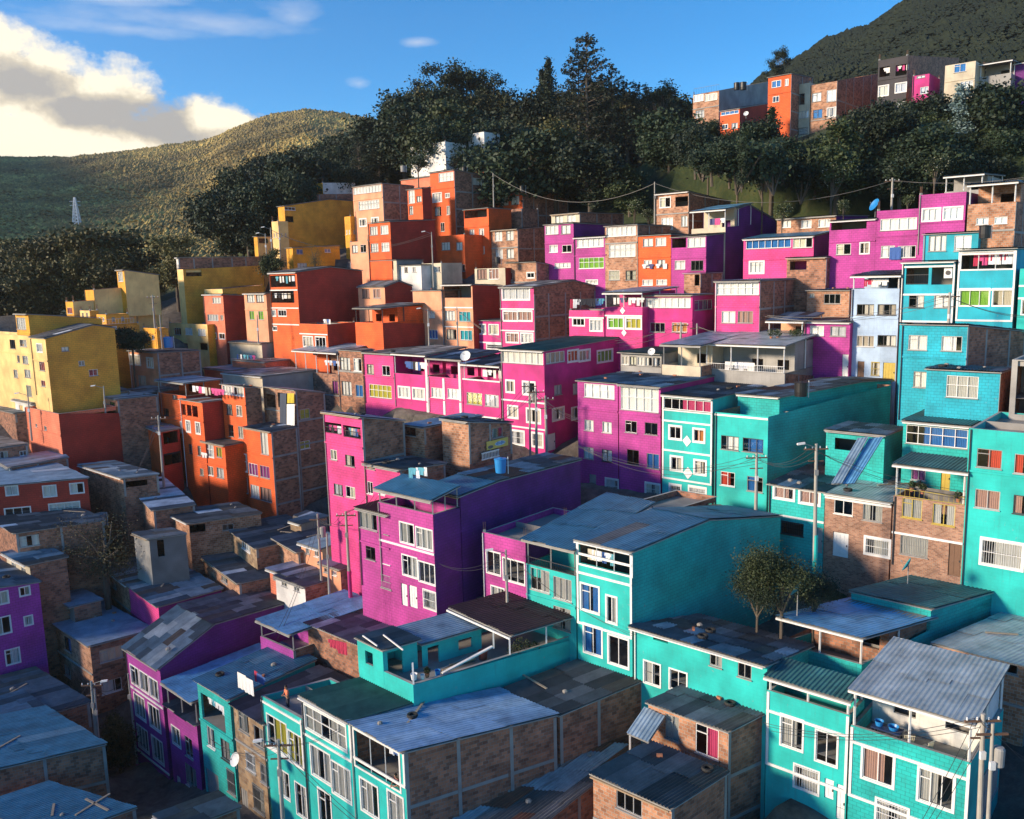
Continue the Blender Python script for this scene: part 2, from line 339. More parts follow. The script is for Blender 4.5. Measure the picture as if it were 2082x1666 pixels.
# ---------------------------------------------------------------- walls with real openings
def wallface(mb,P,u,n,w,z0,z1,holes,mat,rev=.16,revm=None):
    """vertical rectangle from P along u; holes=(u0,z0,u1,z1) absolute z"""
    us=sorted(set([0,w]+[c for h in holes for c in(h[0],h[2])])); zs=sorted(set([z0,z1]+[c for h in holes for c in(h[1],h[3])]))
    B=V((P.x,P.y,0))
    def q(a,b,c,d,m_):
        mb.poly([B+u*a+Z*b,B+u*c+Z*b,B+u*c+Z*d,B+u*a+Z*d],m_)
    for i in range(len(us)-1):
        run=None
        for j in range(len(zs)-1):
            cx=(us[i]+us[i+1])/2; cz=(zs[j]+zs[j+1])/2
            hole=any(h[0]<cx<h[2] and h[1]<cz<h[3] for h in holes)
            if not hole:
                if run is None: run=zs[j]
            if (hole or j==len(zs)-2) and run is not None:
                q(us[i],run,us[i+1],zs[j] if hole else zs[j+1],mat); run=None
    rm=revm or mat
    for h in holes:
        a=B+u*h[0]; c=B+u*h[2]; i_=-n*rev
        mb.poly([a+Z*h[1],c+Z*h[1],c+Z*h[1]+i_,a+Z*h[1]+i_],rm); mb.poly([a+Z*h[3]+i_,c+Z*h[3]+i_,c+Z*h[3],a+Z*h[3]],rm)
        mb.poly([a+Z*h[1],a+Z*h[1]+i_,a+Z*h[3]+i_,a+Z*h[3]],rm); mb.poly([c+Z*h[1]+i_,c+Z*h[1],c+Z*h[3],c+Z*h[3]+i_],rm)
# ---------------------------------------------------------------- corrugated roofs
def sheets(mb,LF,CF,RB,LB_,pk,Yd,flip=0,thick=.07,rag=1.0,frame=GREY,pitch=None):
    if pk in('old','blk','mix','rst'): rag*=1.5
    """LF front-left, CF front-right, RB back-right, LB_ back-left; ribs run front to back unless flip"""
    P=lambda a,b:(LF*(1-a)+CF*a)*(1-b)+(LB_*(1-a)+RB*a)*b
    if flip: Q=lambda a,b:P(b,a); W=((LF-LB_).length+(CF-RB).length)/2; D=((LF-CF).length+(LB_-RB).length)/2
    else: Q=P; W=((LF-CF).length+(LB_-RB).length)/2; D=((LF-LB_).length+(CF-RB).length)/2
    nrm=(CF-LF).cross(LB_-LF).normalized()
    if nrm.z<0: nrm=-nrm
    # solid deck under the sheets
    dn=-nrm*thick
    c=[LF,CF,RB,LB_]
    mb.poly([p+dn for p in c][::-1],frame)
    for i in range(4):
        a,b=c[i],c[(i+1)%4]; mb.poly([a+dn,b+dn,b-nrm*.006,a-nrm*.006],frame)
    mb.poly([p-nrm*.006 for p in c],frame)
    near=Yd<62; mid=Yd<90
    ms=pal(pk,0 if mid else 1)
    sw=.92 if pk not in('rib','blu','sky') else 1.0; sl=2.0 if pk in('old','blk','mix','rst') else 3.6
    nx=max(1,round(W/sw)); ny=max(1,round(D/sl))
    pt=pitch or (.18 if pk in('old','blk','wht','mix','rst','grn') else .22)
    amp=.042 if pk in('old','blk','wht','mix','rst','grn') else (.016 if pk=='rib' else .034)
    for i in range(nx):
        jit=random.uniform(-.25,.25)*rag*sl/D
        for j in range(ny):
            mt=random.choice(ms)
            if pk in('blu','rib','sky','mar','zin') and random.random()<.55: mt=ms[0]
            b0=j/ny+(jit if j>0 else random.uniform(-.02,.0)*rag); b1=(j+1)/ny+(jit if j<ny-1 else random.uniform(0,.02)*rag)+(.08/D if j<ny-1 else 0)
            b0=max(b0,-.02); b1=min(b1,1.02)
            if b1<=b0: continue
            h0=.012+random.uniform(0,.02)*rag+.03; h1=.012+random.uniform(0,.012)*rag
            a0=i/nx; a1=(i+1)/nx
            k=max(2,int((a1-a0)*W/pt)*(4 if near else 2)) if mid else 1
            prev=None
            for q in range(k+1):
                a=a0+(a1-a0)*q/k
                ww=a*W
                z=0
                if mid:
                    if pk in('rib','blu','sky','zin','tea','mar','lbl'):
                        z=amp if (q%4 in(0,1) and near) or (not near and q%2) else 0
                    else: z=amp*math.sin(2*math.pi*q/(4 if near else 2)) if near else (amp if q%2 else -amp)
                p0=Q(a,b0)+nrm*(h0+z+amp); p1=Q(a,b1)+nrm*(h1+z+amp)
                if prev:
                    mb.poly([prev[0],p0,p1,prev[1]],mt,[(prev[2],b0*D),(ww,b0*D),(ww,b1*D),(prev[2],b1*D)])
                prev=(p0,p1,ww)
GROUND=[]   # (x,y,z) street level samples
FOOT=[]     # footprints with lowest roof height
STATS=[]
def W(x0,x1,y,h,st='w'): return ('w',x0,x1,y,h,st)
def G(nx,ys,h,wf=.55,st='w',m=.08): return ('g',nx,ys,h,wf,st,m)
def D(x0,x1,y,h,st='d'): return ('d',x0,x1,y,h,st)
SUR=.12
def house(label,c,L,R,yb,a='BR',b='BR',Y=None,row=None,M=None,roof='s',pk='old',wa=(),wb=(),pk2=None,flip=0,ha=None,hb=None,lev=0,bands=(),bm=WHT,edge=0,cols=None,ov=.22,cat='house',name='house',ter=None,nog=0,sink=9.0,dmin=3.0,low=None,rag=1.0,bk='BR',solid=0,trimA=None,floors=1,rmat=None,rup=0,group=None):
    global SUR
    SUR=random.choice([.08,.11,.15])
    ha=HA if ha is None else ha; hb=HB if hb is None else hb
    dA=hd(ha); dB=hd(hb)
    if row is not None:
        P0,hh=row; C=onplane(c[0],c[1],P0,hd(hh)); 
    else: C=at(c[0],c[1],Y)
    Yd=C.y
    if lev: 
        Lp=onz(L[0],L[1],C.z); dA=(Lp-C).normalized(); 
    else: Lp=slide(C,dA,L)
    if isinstance(R,tuple):
        if lev: Rp=onz(R[0],R[1],C.z+rup); dB=V((Rp.x-C.x,Rp.y-C.y,0)).normalized()
        else: Rp=onplane(R[0],R[1],C,dB)
    else: Rp=C+dB*R if R<60 else slide(C,dB,R)
    wA=(Lp-C).length if lev else (Lp-C).dot(dA); wB=V((Rp.x-C.x,Rp.y-C.y,0)).length
    zr=Rp.z
    if wB>0 and abs(zr-C.z)>.5*wB: zr=C.z+.5*wB*(1 if zr>C.z else -1)
    Rp=C+dB*wB; Rp.z=zr
    Bp=Lp+dB*wB; Bp.z=zr
    nA=V((dA.y,-dA.x,0)); 
    if nA.dot(dB)>0: nA=-nA
    nB=V((dB.y,-dB.x,0))
    if nB.dot(dA)>0: nB=-nB
    zb=onplane(c[0],yb,C,V((1,0,0))).z if False else None
    # base: same ground point under the corner, picture row yb
    r0=C.dot(Uc); 
    # solve z so that the point (C.x,C.y,z) projects to row yb
    k=(CY-yb); A_=V((C.x,C.y,0)); aa=A_.dot(Uc)*FP-k*A_.dot(Fw); bb=Uc.z*FP-k*Fw.z
    zb=-aa/bb; z0=zb-sink
    STATS.append((label[:44],round(Yd),round(wA,1),round(wB,1),round(C.z-zb,1),round(zb,1)))
    O=V((C.x,C.y,zb)); root=thing(name,label,cat,O,group)
    zt=C.z; tops=[C.z,Rp.z]
    Mp=None
    if M is not None: Mp=onplane(M[0],M[1],C,dB)
    ma=CM(a); mbm=CM(b); mk=CM(bk)
    def px2w(face,x0,x1,y,h):
        d=dA if face=='A' else dB
        xc=(x0+x1)/2
        Q=onplane(xc,y,C,d); Qt=onplane(xc,y-h/2,C,d); Qb=onplane(xc,y+h/2,C,d)
        u0=(onplane(x0,y,C,d)-C).dot(d); u1=(onplane(x1,y,C,d)-C).dot(d)
        return min(u0,u1),Qb.z,max(u0,u1),Qt.z
    def rowz(y,h):   # heights at the corner edge from picture rows
        def zz(yy): k=(CY-yy); return -(A_.dot(Uc)*FP-k*A_.dot(Fw))/(Uc.z*FP-k*Fw.z)
        return zz(y+h/2),zz(y-h/2)
    def collect(face,items,w,ztop):
        out=[]
        for it in items:
            if it[0] in'wd':
                u0,za,u1,zc=px2w(face,*it[1:5]); out.append([u0,za,u1,zc,it[0],it[5]])
            else:
                _,nx,ys,h,wf,st,mg=it
                for y in ys:
                    za,zc=rowz(y,h); 
                    for i in range(nx):
                        cw=w*(1-2*mg)/nx; u0=w*mg+cw*i+cw*(1-wf)/2+random.uniform(-.06,.06)*(1-wf)*cw; 
                        out.append([u0,za,u0+cw*wf,zc,'w',st])
        res=[]
        for o in out:
            o[0]=max(o[0],.06); o[2]=min(o[2],w-.06); o[3]=min(o[3],ztop-.06)
            if o[2]-o[0]<.18 or o[3]-o[1]<.18: continue
            if any(not(o[2]+.02<p[0] or o[0]-.02>p[2] or o[3]+.02<p[1] or o[1]-.02>p[3]) for p in res): continue
            res.append(o)
        return res
    par=.0
    top=zt
    wl=MB()
    hA_=collect('A',wa,wA,top); zBt=min(C.z,Rp.z); hB_=collect('B',wb,wB,zBt)
    # A: u from L to C must face the viewer: use origin C, direction dA
    wallface(wl,C,dA,nA,wA,z0,top,[h[:4] for h in hA_],ma)
    wallface(wl,C,dB,nB,wB,z0,zBt,[h[:4] for h in hB_],mbm)
    f2=lambda P,z:V((P.x,P.y,z))
    if Mp is not None:
        capp=[f2(C,zBt),f2(Rp,zBt)]
        if Rp.z>zBt+.01: capp.append(f2(Rp,Rp.z))
        capp.append(Mp)
        if C.z>zBt+.01: capp.append(f2(C,C.z))
        wl.poly(capp,mbm)
        Ml=Mp+(Lp-C); 
        capl=[p+(Lp-C) for p in capp]; wl.poly(capl[::-1],mk)
    elif abs(Rp.z-C.z)>.01:
        hi=Rp if Rp.z>C.z else C
        wl.poly([f2(C,zBt),f2(Rp,zBt),f2(hi,hi.z)],mbm); wl.poly([f2(Lp,zBt),f2(hi+(Lp-C),hi.z),f2(Bp,zBt)],mk)
    wl.poly([f2(Lp,z0),f2(Bp,z0),f2(Bp,zBt),f2(Lp,zBt)],mk); wl.poly([f2(Rp,z0),f2(Bp,z0),f2(Bp,Rp.z),f2(Rp,Rp.z)],mk)
    # floors inside
    if floors:
        z=top-2.7
        while z>zb-.5:
            wl.poly([f2(C,z)+nA*-.02,f2(Lp,z),f2(Bp,z),f2(Rp,z)],SLAB); z-=2.6
    # interior partition so windows do not see through the house
    if wB>4 and floors:
        q=C+dB*min(3.4,wB*.6); wl.poly([f2(q,z0),f2(q+(Lp-C),z0),f2(q+(Lp-C),zBt),f2(q,zBt)],SLAB)
    inn=-nA*.16; inb=-nB*.16
    if roof=='f' or ter:
        t=.18
        a1=C+inn+inb; 
        c1=f2(C-nA*t-nB*t,zt); l1=f2(Lp-nA*t+nB*t,zt); r1=f2(Rp+nA*t-nB*t,zt); b1=f2(Bp+nA*t+nB*t,zt)
        Cc,Ll,Rr,Bb=[f2(p,zt) for p in(C,Lp,Rp,Bp)]
        ring=[(Cc,Ll,l1,c1),(Ll,Bb,b1,l1),(Bb,Rr,r1,b1),(Rr,Cc,c1,r1)]
        for q in ring: wl.poly(list(q),GREY)
        dz=Z*(-(.85 if ter else .45))
        for p,q in((c1,l1),(l1,b1),(b1,r1),(r1,c1)): wl.poly([p,q,q+dz,p+dz],ma)
        wl.poly([c1+dz,l1+dz,b1+dz,r1+dz],SLAB)
    if roof=='f' and a not in('TE','TB'):
        for P in(C-nA*.12-nB*.12,Lp-nA*.12+nB*.12,Rp+nA*.12-nB*.12):
            if random.random()<.6:
                rb0=MB(); hh_=random.uniform(.35,.9)
                rb0.box(f2(P,zt+.09),V((.1,0,0)),V((0,.1,0)),Z*.1,GREY)
                for i,j in((1,1),(1,-1),(-1,1),(-1,-1)): rb0.bar(f2(P,zt+.15)+V((.06*i,.06*j,0)),f2(P,zt+.15+hh_*random.uniform(.8,1))+V((.07*i,.05*j,0)),.025,.025,BRN)
                rb0.build('rebar_stub',root,O)
    w_o=wl.build('wall',root,O)
    for face,hs,d,n in(('A',hA_,dA,nA),('B',hB_,dB,nB)):
        fl=d.cross(Z).dot(n)<0
        for h in hs:
            st=h[5]
            if fl: P=f2(C,0)+d*h[2]+Z*h[1]; u=-d
            else: P=f2(C,0)+d*h[0]+Z*h[1]; u=d
            ww=h[2]-h[0]; hh=h[3]-h[1]
            if h[4]=='d': door(root,O,P,u,n,ww,hh,st,Yd)
            elif 'o' in st:
                if 's' in st or 'p' in st:
                    fb=MB(); s=.12
                    if 's' in st:
                        for x0,za,x1,zc in((-s,-s,ww+s,0),(-s,hh,ww+s,hh+s),(-s,0,0,hh),(ww,0,ww+s,hh)):
                            fb.box(P+u*((x0+x1)/2)+Z*((za+zc)/2)+n*.014,u*((x1-x0)/2),n*.018,Z*((zc-za)/2),WHT)
                    kk=max(2,round(ww/1.3))
                    for i in range(1,kk): fb.bar(P+u*(ww*i/kk)-n*.1,P+u*(ww*i/kk)-n*.1+Z*hh,.05,.05,WHT)
                    fb.build('opening_frame',root,O)
                if 'r' in st: rail(root,O,P-n*.03,P-n*.03+u*ww,min(.9,hh*.55),DARK)
            else: window(root,O,P,u,n,ww,hh,st,Yd)
    # white bands and corner edges
    if bands or edge:
        tb=MB()
        for y in bands:
            za,zc=rowz(y,2); t=.075
            tb.box(f2(C,za)+dA*(wA/2)+nA*.03,dA*(wA/2),nA*.035,Z*t,bm)
        if edge:
            lo=rowz(bands[-1],2)[0] if bands else zb
            for s_ in(0,1):
                p=C if s_==0 else Lp
                tb.box(f2(p,(zt+lo)/2)+nA*.02+dA*(.07 if s_==0 else -.07),dA*.07,nA*.025,Z*((zt-lo)/2-.08),bm)
        tb.build('trim',root,O)
    if not bands and zt-zb>3.6 and a not in('BF',):
        lb=MB(); z=zt-2.45; cnt=0
        while z>zb+.8:
            for dz_ in(0,.15,-.15,.3,-.3,.45,-.45):
                if not any(h[1]-.12<z+dz_<h[3]+.12 for h in hA_): 
                    cnt or lb.box(f2(C,z+dz_)+dA*(wA/2)+nA*.035,dA*(wA/2-.01),nA*.045,Z*.07,ma if a not in('BR','BL','BS') else GREY); cnt+=1; break
            z-=2.6
        if cnt: lb.build('floor_ledge',root,O)
    if Yd<125 and zt-zb>3 and random.random()<.55:
        db=MB(); p=Lp-dA*.12+nA*.07; db.tube(f2(p,zb+.2),f2(p,zt-.05),.045,.045,random.choice([DARK,WHT,GREY,DARK]),6); db.build('downpipe',root,O)
    if roof=='s' and Yd<130 and random.random()<.6:
        gb=MB(); gt=random.choice([WHT,WHT,GREY,PINKM]); gb.bar(f2(Lp,zt-.02)+nA*(ov+.03),f2(C,zt-.02)+nA*(ov+.03),.07,.12,gt,nA); gb.build('gutter',root,O)
    # concrete columns and beams on a bare brick side wall
    if cols is None: cols=b in('BR','BL') 
    if cols and wB>3 and not isinstance(cols,str):
        cb=MB(); k=max(1,round(wB/3.2))
        for i in range(k+1):
            u_=wB*(i+(random.uniform(-.16,.16) if 0<i<k else 0))/k; zz=C.z+(Rp.z-C.z)*i/k
            if Mp is not None: zz=zBt
            if i in(0,k): u_=min(max(u_,.1),wB-.1)
            cb.box(f2(C,(zb+zz-.05)/2)+dB*u_+nB*.012,dB*.1,nB*.015,Z*((zz-.05-zb)/2),GREY)
        z=zBt-2.65
        while z>zb+1:
            for i in range(k):
                u_a=wB*i/k+.12; u_b=wB*(i+1)/k-.12
                cb.box(f2(C,z)+dB*((u_a+u_b)/2)+nB*.01,dB*((u_b-u_a)/2),nB*.013,Z*.1,GREY)
            z-=2.6
        cb.build('concrete_frame',root,O)
    if roof=='s':
        rb=MB(); up=Z*.1
        o1=nA*ov; o2=nB*min(.12,ov); e=Z*.0
        if Mp is not None:
            Ml=Mp+(Lp-C)
            sl1=(Mp-C); sl1=sl1/max(sl1.length,.1)
            sheets(rb,Lp+o1-o2+up-sl1*0,C+o1+o2+up,Mp+o2+up,Ml-o2+up,pk,Yd,flip,rag=rag)
            sheets(rb,Ml-o2+up+Z*.004,Mp+o2+up+Z*.004,Rp-o1*.5+o2+up,Bp-o1*.5-o2+up,pk2 or pk,Yd,flip,rag=rag)
        else:
            sheets(rb,Lp+o1-o2+up,C+o1+o2+up,Rp-o1*.5+o2+up,Bp-o1*.5-o2+up,pk,Yd,flip,rag=rag)
        rb.build('roof',root,O)
    if ter:
        h,pk_,cov=ter[:3]; h2=ter[3] if len(ter)>3 else h+.35
        rd=2.6
        if wB*cov>rd+.8 and rmat!='none':
            rm=MB(); q0=C+dB*rd-nB*.2; q1=C+dB*(wB*cov-.25)-nB*.2; w2=dA*(wA-.4); ht=h+(h2_:=(ter[3] if len(ter)>3 else h+.35)-h)*rd/(wB*cov)-.08; zf=zt-.84
            f_=lambda P,z:V((P.x,P.y,z)); im=CM(rmat or a); hl=[]
            for i in range(max(1,int(wA/2.6))): hl.append((.5+2.5*i,zf+.85,1.6+2.5*i,zf+1.75)) if .5+2.5*i+1.3<wA-.5 else None
            wallface(rm,q0,dA,nA,wA-.4,zf,zt+ht,hl,im); wallface(rm,q0,dB,nB,(q1-q0).length,zf,zt+ht,[],im)
            rm.poly([f_(q0+w2,zf),f_(q1+w2,zf),f_(q1+w2,zt+ht),f_(q0+w2,zt+ht)],im); rm.poly([f_(q1,zf),f_(q1+w2,zf),f_(q1+w2,zt+ht),f_(q1,zt+ht)],im)
            rm.poly([f_(q0,zt+ht),f_(q1,zt+ht),f_(q1+w2,zt+ht),f_(q0+w2,zt+ht)],SLAB)
            rm.build('terrace_room',root,O)
        canopy(root,O,Lp,C,C+dB*min(wB*cov,wB),Lp+dB*min(wB*cov,wB),zt,h,h2,pk_,Yd,nA,nB,ter[4] if len(ter)>4 else WHT,post=ter[5] if len(ter)>5 else 3)
    if not nog:
        for p,q in((C,0),(Lp,0)): GROUND.append((p.x+nA.x*1.2,p.y+nA.y*1.2,zb-.05))
    FOOT.append(([C,Lp,Bp,Rp],min(C.z,Rp.z)-1.5,zb))
    return dict(root=root,O=O,C=C,L=Lp,R=Rp,B=Bp,dA=dA,dB=dB,nA=nA,nB=nB,zb=zb,zt=zt,Y=Yd)
def rail(root,O,a,b,h,mt,n=None):
    rb=MB(); L_=(b-a).length; k=n or max(2,int(L_/.16))
    rb.bar(a+Z*h,b+Z*h,.04,.04,mt); rb.bar(a+Z*.06,b+Z*.06,.03,.03,mt)
    for i in range(k+1):
        p=a+(b-a)*(i/k); rb.bar(p+Z*.06,p+Z*h,.018,.018,mt)
    rb.build('railing',root,O)
def canopy(root,O,L,C,R,B,zt,h,h2,pk,Yd,nA,nB,pm=WHT,post=3,ov=.3,flip=0):
    f2=lambda P,z:V((P.x,P.y,z)); t=.12
    lf=f2(L,zt+h)+nA*ov-nB*.1; cf=f2(C,zt+h)+nA*ov+nB*.15; rb_=f2(R,zt+h2)+nB*.15; lb=f2(B,zt+h2)-nB*.1
    mb=MB(); sheets(mb,lf,cf,rb_,lb,pk,Yd,flip); mb.bar(lf-Z*.12,cf-Z*.12,.07,.1,pm); mb.build('canopy',root,O)
    pts=[]
    for i in range(post): pts.append((f2(L,zt)*(1-i/(post-1))+f2(C,zt)*(i/(post-1))-nA*t-(nB*t if i==post-1 else (-nB*t if i==0 else V((0,0,0)))),h))
    pts.append((f2(R,zt)+nA*t-nB*t,h2)); pts.append(((f2(R,zt)+f2(C,zt))/2-nB*t,(h+h2)/2))
    for p,hh in pts:
        q=MB(); q.bar(p,p+Z*(hh-.07),.09,.09,pm); q.build('post',root,O)
# ================================================================= the houses (picture columns/rows give each wall its bearing and size)
def rw(x,y,Y,h=HA): return (at(x,y,Y),h)
def P_(base,dy): return base
rF=rw(822,1530,42,-47); rT=rw(1727,1455,41); rM=rw(1285,1125,50); rS=rw(1813,1022,57); rMR=rw(1562,848,66); rMM=rw(1106,716,82)
rPK=rw(1085,584,99); rUM=rw(1436,480,98); rCY=rw(2070,510,70); rUR=rw(1846,112,126); rP=rw(885,1047,57); rO=rw(550,880,90)
HS={}
# ---- nearest row, facing the lane at lower left
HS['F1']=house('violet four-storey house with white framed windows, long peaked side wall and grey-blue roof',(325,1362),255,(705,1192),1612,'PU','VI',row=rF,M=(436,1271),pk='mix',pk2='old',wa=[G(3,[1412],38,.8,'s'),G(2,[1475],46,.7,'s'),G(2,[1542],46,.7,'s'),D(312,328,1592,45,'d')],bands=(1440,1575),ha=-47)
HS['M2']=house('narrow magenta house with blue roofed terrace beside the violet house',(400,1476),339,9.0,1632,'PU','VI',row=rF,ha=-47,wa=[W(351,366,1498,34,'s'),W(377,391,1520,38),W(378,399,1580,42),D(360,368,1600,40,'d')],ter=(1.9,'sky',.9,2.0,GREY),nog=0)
HS['TS']=house('slim turquoise house with laundry balcony under a long blue metal roof',(467,1425),400,(640,1345),1652,'TB','TB',row=rF,ha=-47,pk='blu',wa=[W(411,456,1450,52,'oR'),W(422,436,1500,38),W(450,467,1526,38),W(462,478,1590,46,'B'),D(422,445,1600,58,'g')])
HS['B1']=house('narrow bare stone-block house squeezed between two turquoise houses',(540,1474),474,7.0,1680,'BS','BS',row=rF,ha=-47,pk='blk',wa=[W(486,505,1470,36,'K'),W(517,539,1500,38,'K'),W(500,519,1550,36,'B'),W(530,549,1575,38,'B'),W(515,537,1625,50,'B'),D(488,505,1640,70,'g')])
HS['T3']=house('turquoise house with an open roof terrace where a person stands',(613,1462),531,4.6,1760,'TE','TE',row=rF,ha=-47,hb=60,roof='f',wa=[W(546,583,1495,62,'sY'),W(589,618,1525,60,'sY'),W(568,588,1595,50,'s'),W(603,626,1630,62,'s')],bands=(1471,1565),edge=1)
HS['T2']=house('turquoise house with a wide white framed band window under a green translucent roof',(712,1470),613,4.6,1800,'TE','TE',row=rF,ha=-47,hb=60,pk='grn',wa=[W(622,702,1480,46,'sG'),W(634,671,1555,58,'s'),W(676,712,1590,62,'s'),W(650,673,1645,66,'s')],bands=(1548,),edge=1)
HS['T1']=house('turquoise corner house with brick side wall and pale blue corrugated roof',(822,1530),712,(1131,1457),1820,'TE','BR',row=rF,lev=0,ha=-47,hb=62,pk='lbl',wa=[W(723,811,1545,72,'so'),W(735,768,1624,62,'s'),W(791,820,1650,66,'s')],bands=(1600,),edge=1,cols=True)
HS['T1b']=house('low brick workshop with dark fibre-cement roof behind the turquoise corner house',(1138,1456),1020,(1308,1386),1560,'BR','BR',Y=46.6,ha=-47,hb=60,pk='blk',cols=True)
# ---- rooftop house with maroon canopy
_tz=HS['T1']['C'].z+.15
HS['TB']=house('turquoise rooftop dwelling with parapet terrace, plank-filled yard and maroon canopy',(840,1393),729,(1190,1293),1432,'TE','TE',Y=onz(840,1430,_tz).y,ha=-47,hb=57,roof='f',wa=[],nog=1,sink=3,bk='TE',floors=0)
# ---- brick tower in the foreground
HS['BT']=house('half-built brick tower house with pink curtain and patched corrugated roof',(1481,1489),1318,(1587,1436),1780,'BL','BR',Y=43,hb=58,pk='old',wa=[W(1353,1380,1480,50,'K'),W(1414,1461,1508,60,'P')],cols=True)
HS['BL']=house('lower brick wing with dark corrugated roof in front of the brick tower',(1365,1645),1206,(1478,1575),1840,'BL','BR',Y=38.5,hb=50,pk='blk',wa=[W(1253,1305,1622,62,'K')],cols=True)
HS['BLF']=house('rusty blue flat-roofed brick house at the bottom beside the turquoise corner house',(1090,1682),(838,1658),(1305,1522),1900,'BR','BR',Y=42.6,lev=1,rup=1.4,pk='rst',wa=[],rag=1.5)
# ---- right foreground
HS['R1']=house('turquoise house with green awning balcony and white grille window',(1727,1455),1560,2.2,1662,'TE','TE',row=rT,roof='n',ter=(.85,'tea',1.0,1.0,WHT,3),wa=[W(1588,1632,1490,62,'s'),W(1659,1702,1522,62,'s'),W(1615,1664,1585,46,'sB'),D(1676,1695,1605,40,'d'),D(1700,1732,1635,72,'d')],bands=(1497,1610),edge=1)
HS['R2']=house('turquoise house with an open top floor under a flat bright blue roof',(1752,1352),1583,(2036,1205),1560,'TB','TB',Y=46.5,hb=60,roof='n',wa=[],rmat='BR',wb=[],cols=False,sink=6,bk='BR',ter=(1.7,'sky',.5,1.35,WHT,3))
HS['R3']=house('turquoise corner house with laundry patio, white trims and ribbed zinc roofs',(1974,1552),1730,6.6,1820,'TB','TE',row=rT,roof='n',ter=(2.05,'rib',1.0,2.4,WHT,3),rmat='WH',wa=[W(1754,1816,1560,62,'sT'),W(1868,1938,1605,66,'sK'),W(1782,1845,1660,50,'sB')],wb=[W(1988,2026,1600,75,'B')],bands=(1585,1702),edge=1)
_c=HS['R2']['C']
HS['R2r']=house('turquoise rear block with green sheet roof missing some panels',(1893,1240),1731,(2036,1202),1330,'TB','TB',row=(_c,60),hb=60,pk='tea',nog=1,sink=3,rag=1.3)
HS['R4']=house('brick upper house with a broad ribbed roof at the right edge',(2090,1357),1897,10.0,1540,'BL','BR',Y=45,hb=58,pk='rib',wa=[W(2020,2070,1355,26,'w')],cols=True)
# ---- middle right
HS['MT1']=house('tall turquoise house with long blank blockwork side wall and blue peaked roof',(1285,1125),1172,(1587,1052),1440,'TE','TB',row=rM,M=(1440,1060),pk='blu',wa=[W(1177,1284,1138,40,'soG'),W(1182,1217,1217,52,'sU'),W(1234,1253,1240,52,'s'),W(1188,1223,1302,56,'sU'),W(1238,1277,1325,56,'s')],bands=(1150,1190,1297),edge=1,hb=50)
HS['MT2']=house('turquoise house with railed balcony and blue tin roof joined to a magenta house',(1170,1172),1069,10.0,1440,'TE','TE',row=rM,ha=HA,roof='n',wa=[W(1079,1117,1180,44),W(1125,1162,1198,44),W(1125,1160,1258,44)],ter=(1.75,'blu',.95,2.8,GREY,3))
HS['MT2b']=house('short magenta blockwork house with roof parapet and white framed windows',(1068,1103),980,8.0,1330,'PM','VI',row=rM,roof='f',wa=[W(990,1017,1145,44,'s'),W(1024,1066,1162,44,'s'),W(1000,1025,1215,40,'s')])
HS['MTf']=house('flat dark bitumen roofed house edged with a brick parapet',(1232,1078),1145,(1460,1030),1260,'BR','BR',Y=56.5,roof='f',nog=1,hb=50)
HS['MT3']=house('low turquoise house with fringed fibre-cement roof and holes in the eaves',(1560,1352),1289,(1650,1318),1500,'TE','TB',row=rM,pk='old',wa=[W(1328,1358,1292,26,'oC'),W(1443,1468,1335,42),W(1500,1528,1358,42,'K'),W(1310,1342,1370,44,'s'),W(1362,1396,1385,40,'s')],ov=.5)
HS['S1']=house('low turquoise and brick house behind the lane lamp post',(1677,1003),1563,9.5,1128,'TB','TB',row=rS,pk='old',wa=[W(1575,1613,1000,28,'sT'),W(1627,1665,1010,28,'sT'),W(1588,1634,1075,26,'B'),D(1661,1678,1100,52,'g')],bands=(1062,))
HS['S2']=house('small face-brick house with orange trim and long ribbed grey roof',(1813,1024),1678,10.5,1165,'BF','BF',row=rS,pk='rib',wa=[W(1696,1734,1030,33),W(1754,1794,1043,34,'K'),D(1693,1725,1108,50,'d'),W(1760,1812,1113,32,'sB')],bands=(1030,),cols=False)
HS['S3']=house('face-brick house with plant balcony and yellow door',(1962,1028),1817,9.0,1180,'BF','BF',row=rS,roof='n',ter=(2.2,'tea',.42,2.3,WHT,2),rmat='none',wa=[W(1834,1875,1033,42,'y'),W(1896,1942,1047,42,'y'),W(1830,1887,1110,42,'B'),D(1928,1962,1140,66,'D')],bands=(1105,),cols=False)
HS['S3u']=house('turquoise upper storeys with glazed band window above the brick balcony house',(1972,870),1837,8.0,1030,'TB','TB',Y=59.0,pk='tea',wa=[W(1842,1968,888,38,'GU'),W(1853,1882,960,34,'V'),D(1913,1932,972,56,'y')],nog=1)
HS['S4']=house('large turquoise house with red curtains and barred ground window at the right edge',(2130,885),1971,8.0,1235,'TE','TE',row=rS,roof='f',wa=[W(1986,2037,933,38,'R'),W(2062,2110,945,40,'R'),W(1982,2033,1016,38,'T'),W(2060,2108,1028,38,'T'),W(1996,2078,1127,50,'sB')])
HS['CB2']=house('bright blue blockwork extension with a wide multi-pane window',(2034,760),1884,(2060,752),842,'CB','BR',Y=60,pk='old',wa=[W(1924,1989,787,44,'GK')],sink=3,nog=1)
HS['CB1']=house('bright blue blockwork house with cracked joints beside the pale blue house',(1968,664),1833,(2085,676),870,'CB','BR',Y=64.5,pk='blk',wa=[W(1847,1885,697,30),W(1914,1956,699,30,'K'),W(1857,1884,772,32)],sink=10,hb=58)
HS['GC']=house('unfinished grey concrete frame building with outdoor stair',(2150,735),2058,6.0,900,'GY','GY',Y=57.5,roof='f',wa=[W(2066,2120,790,110,'o')],nog=1)
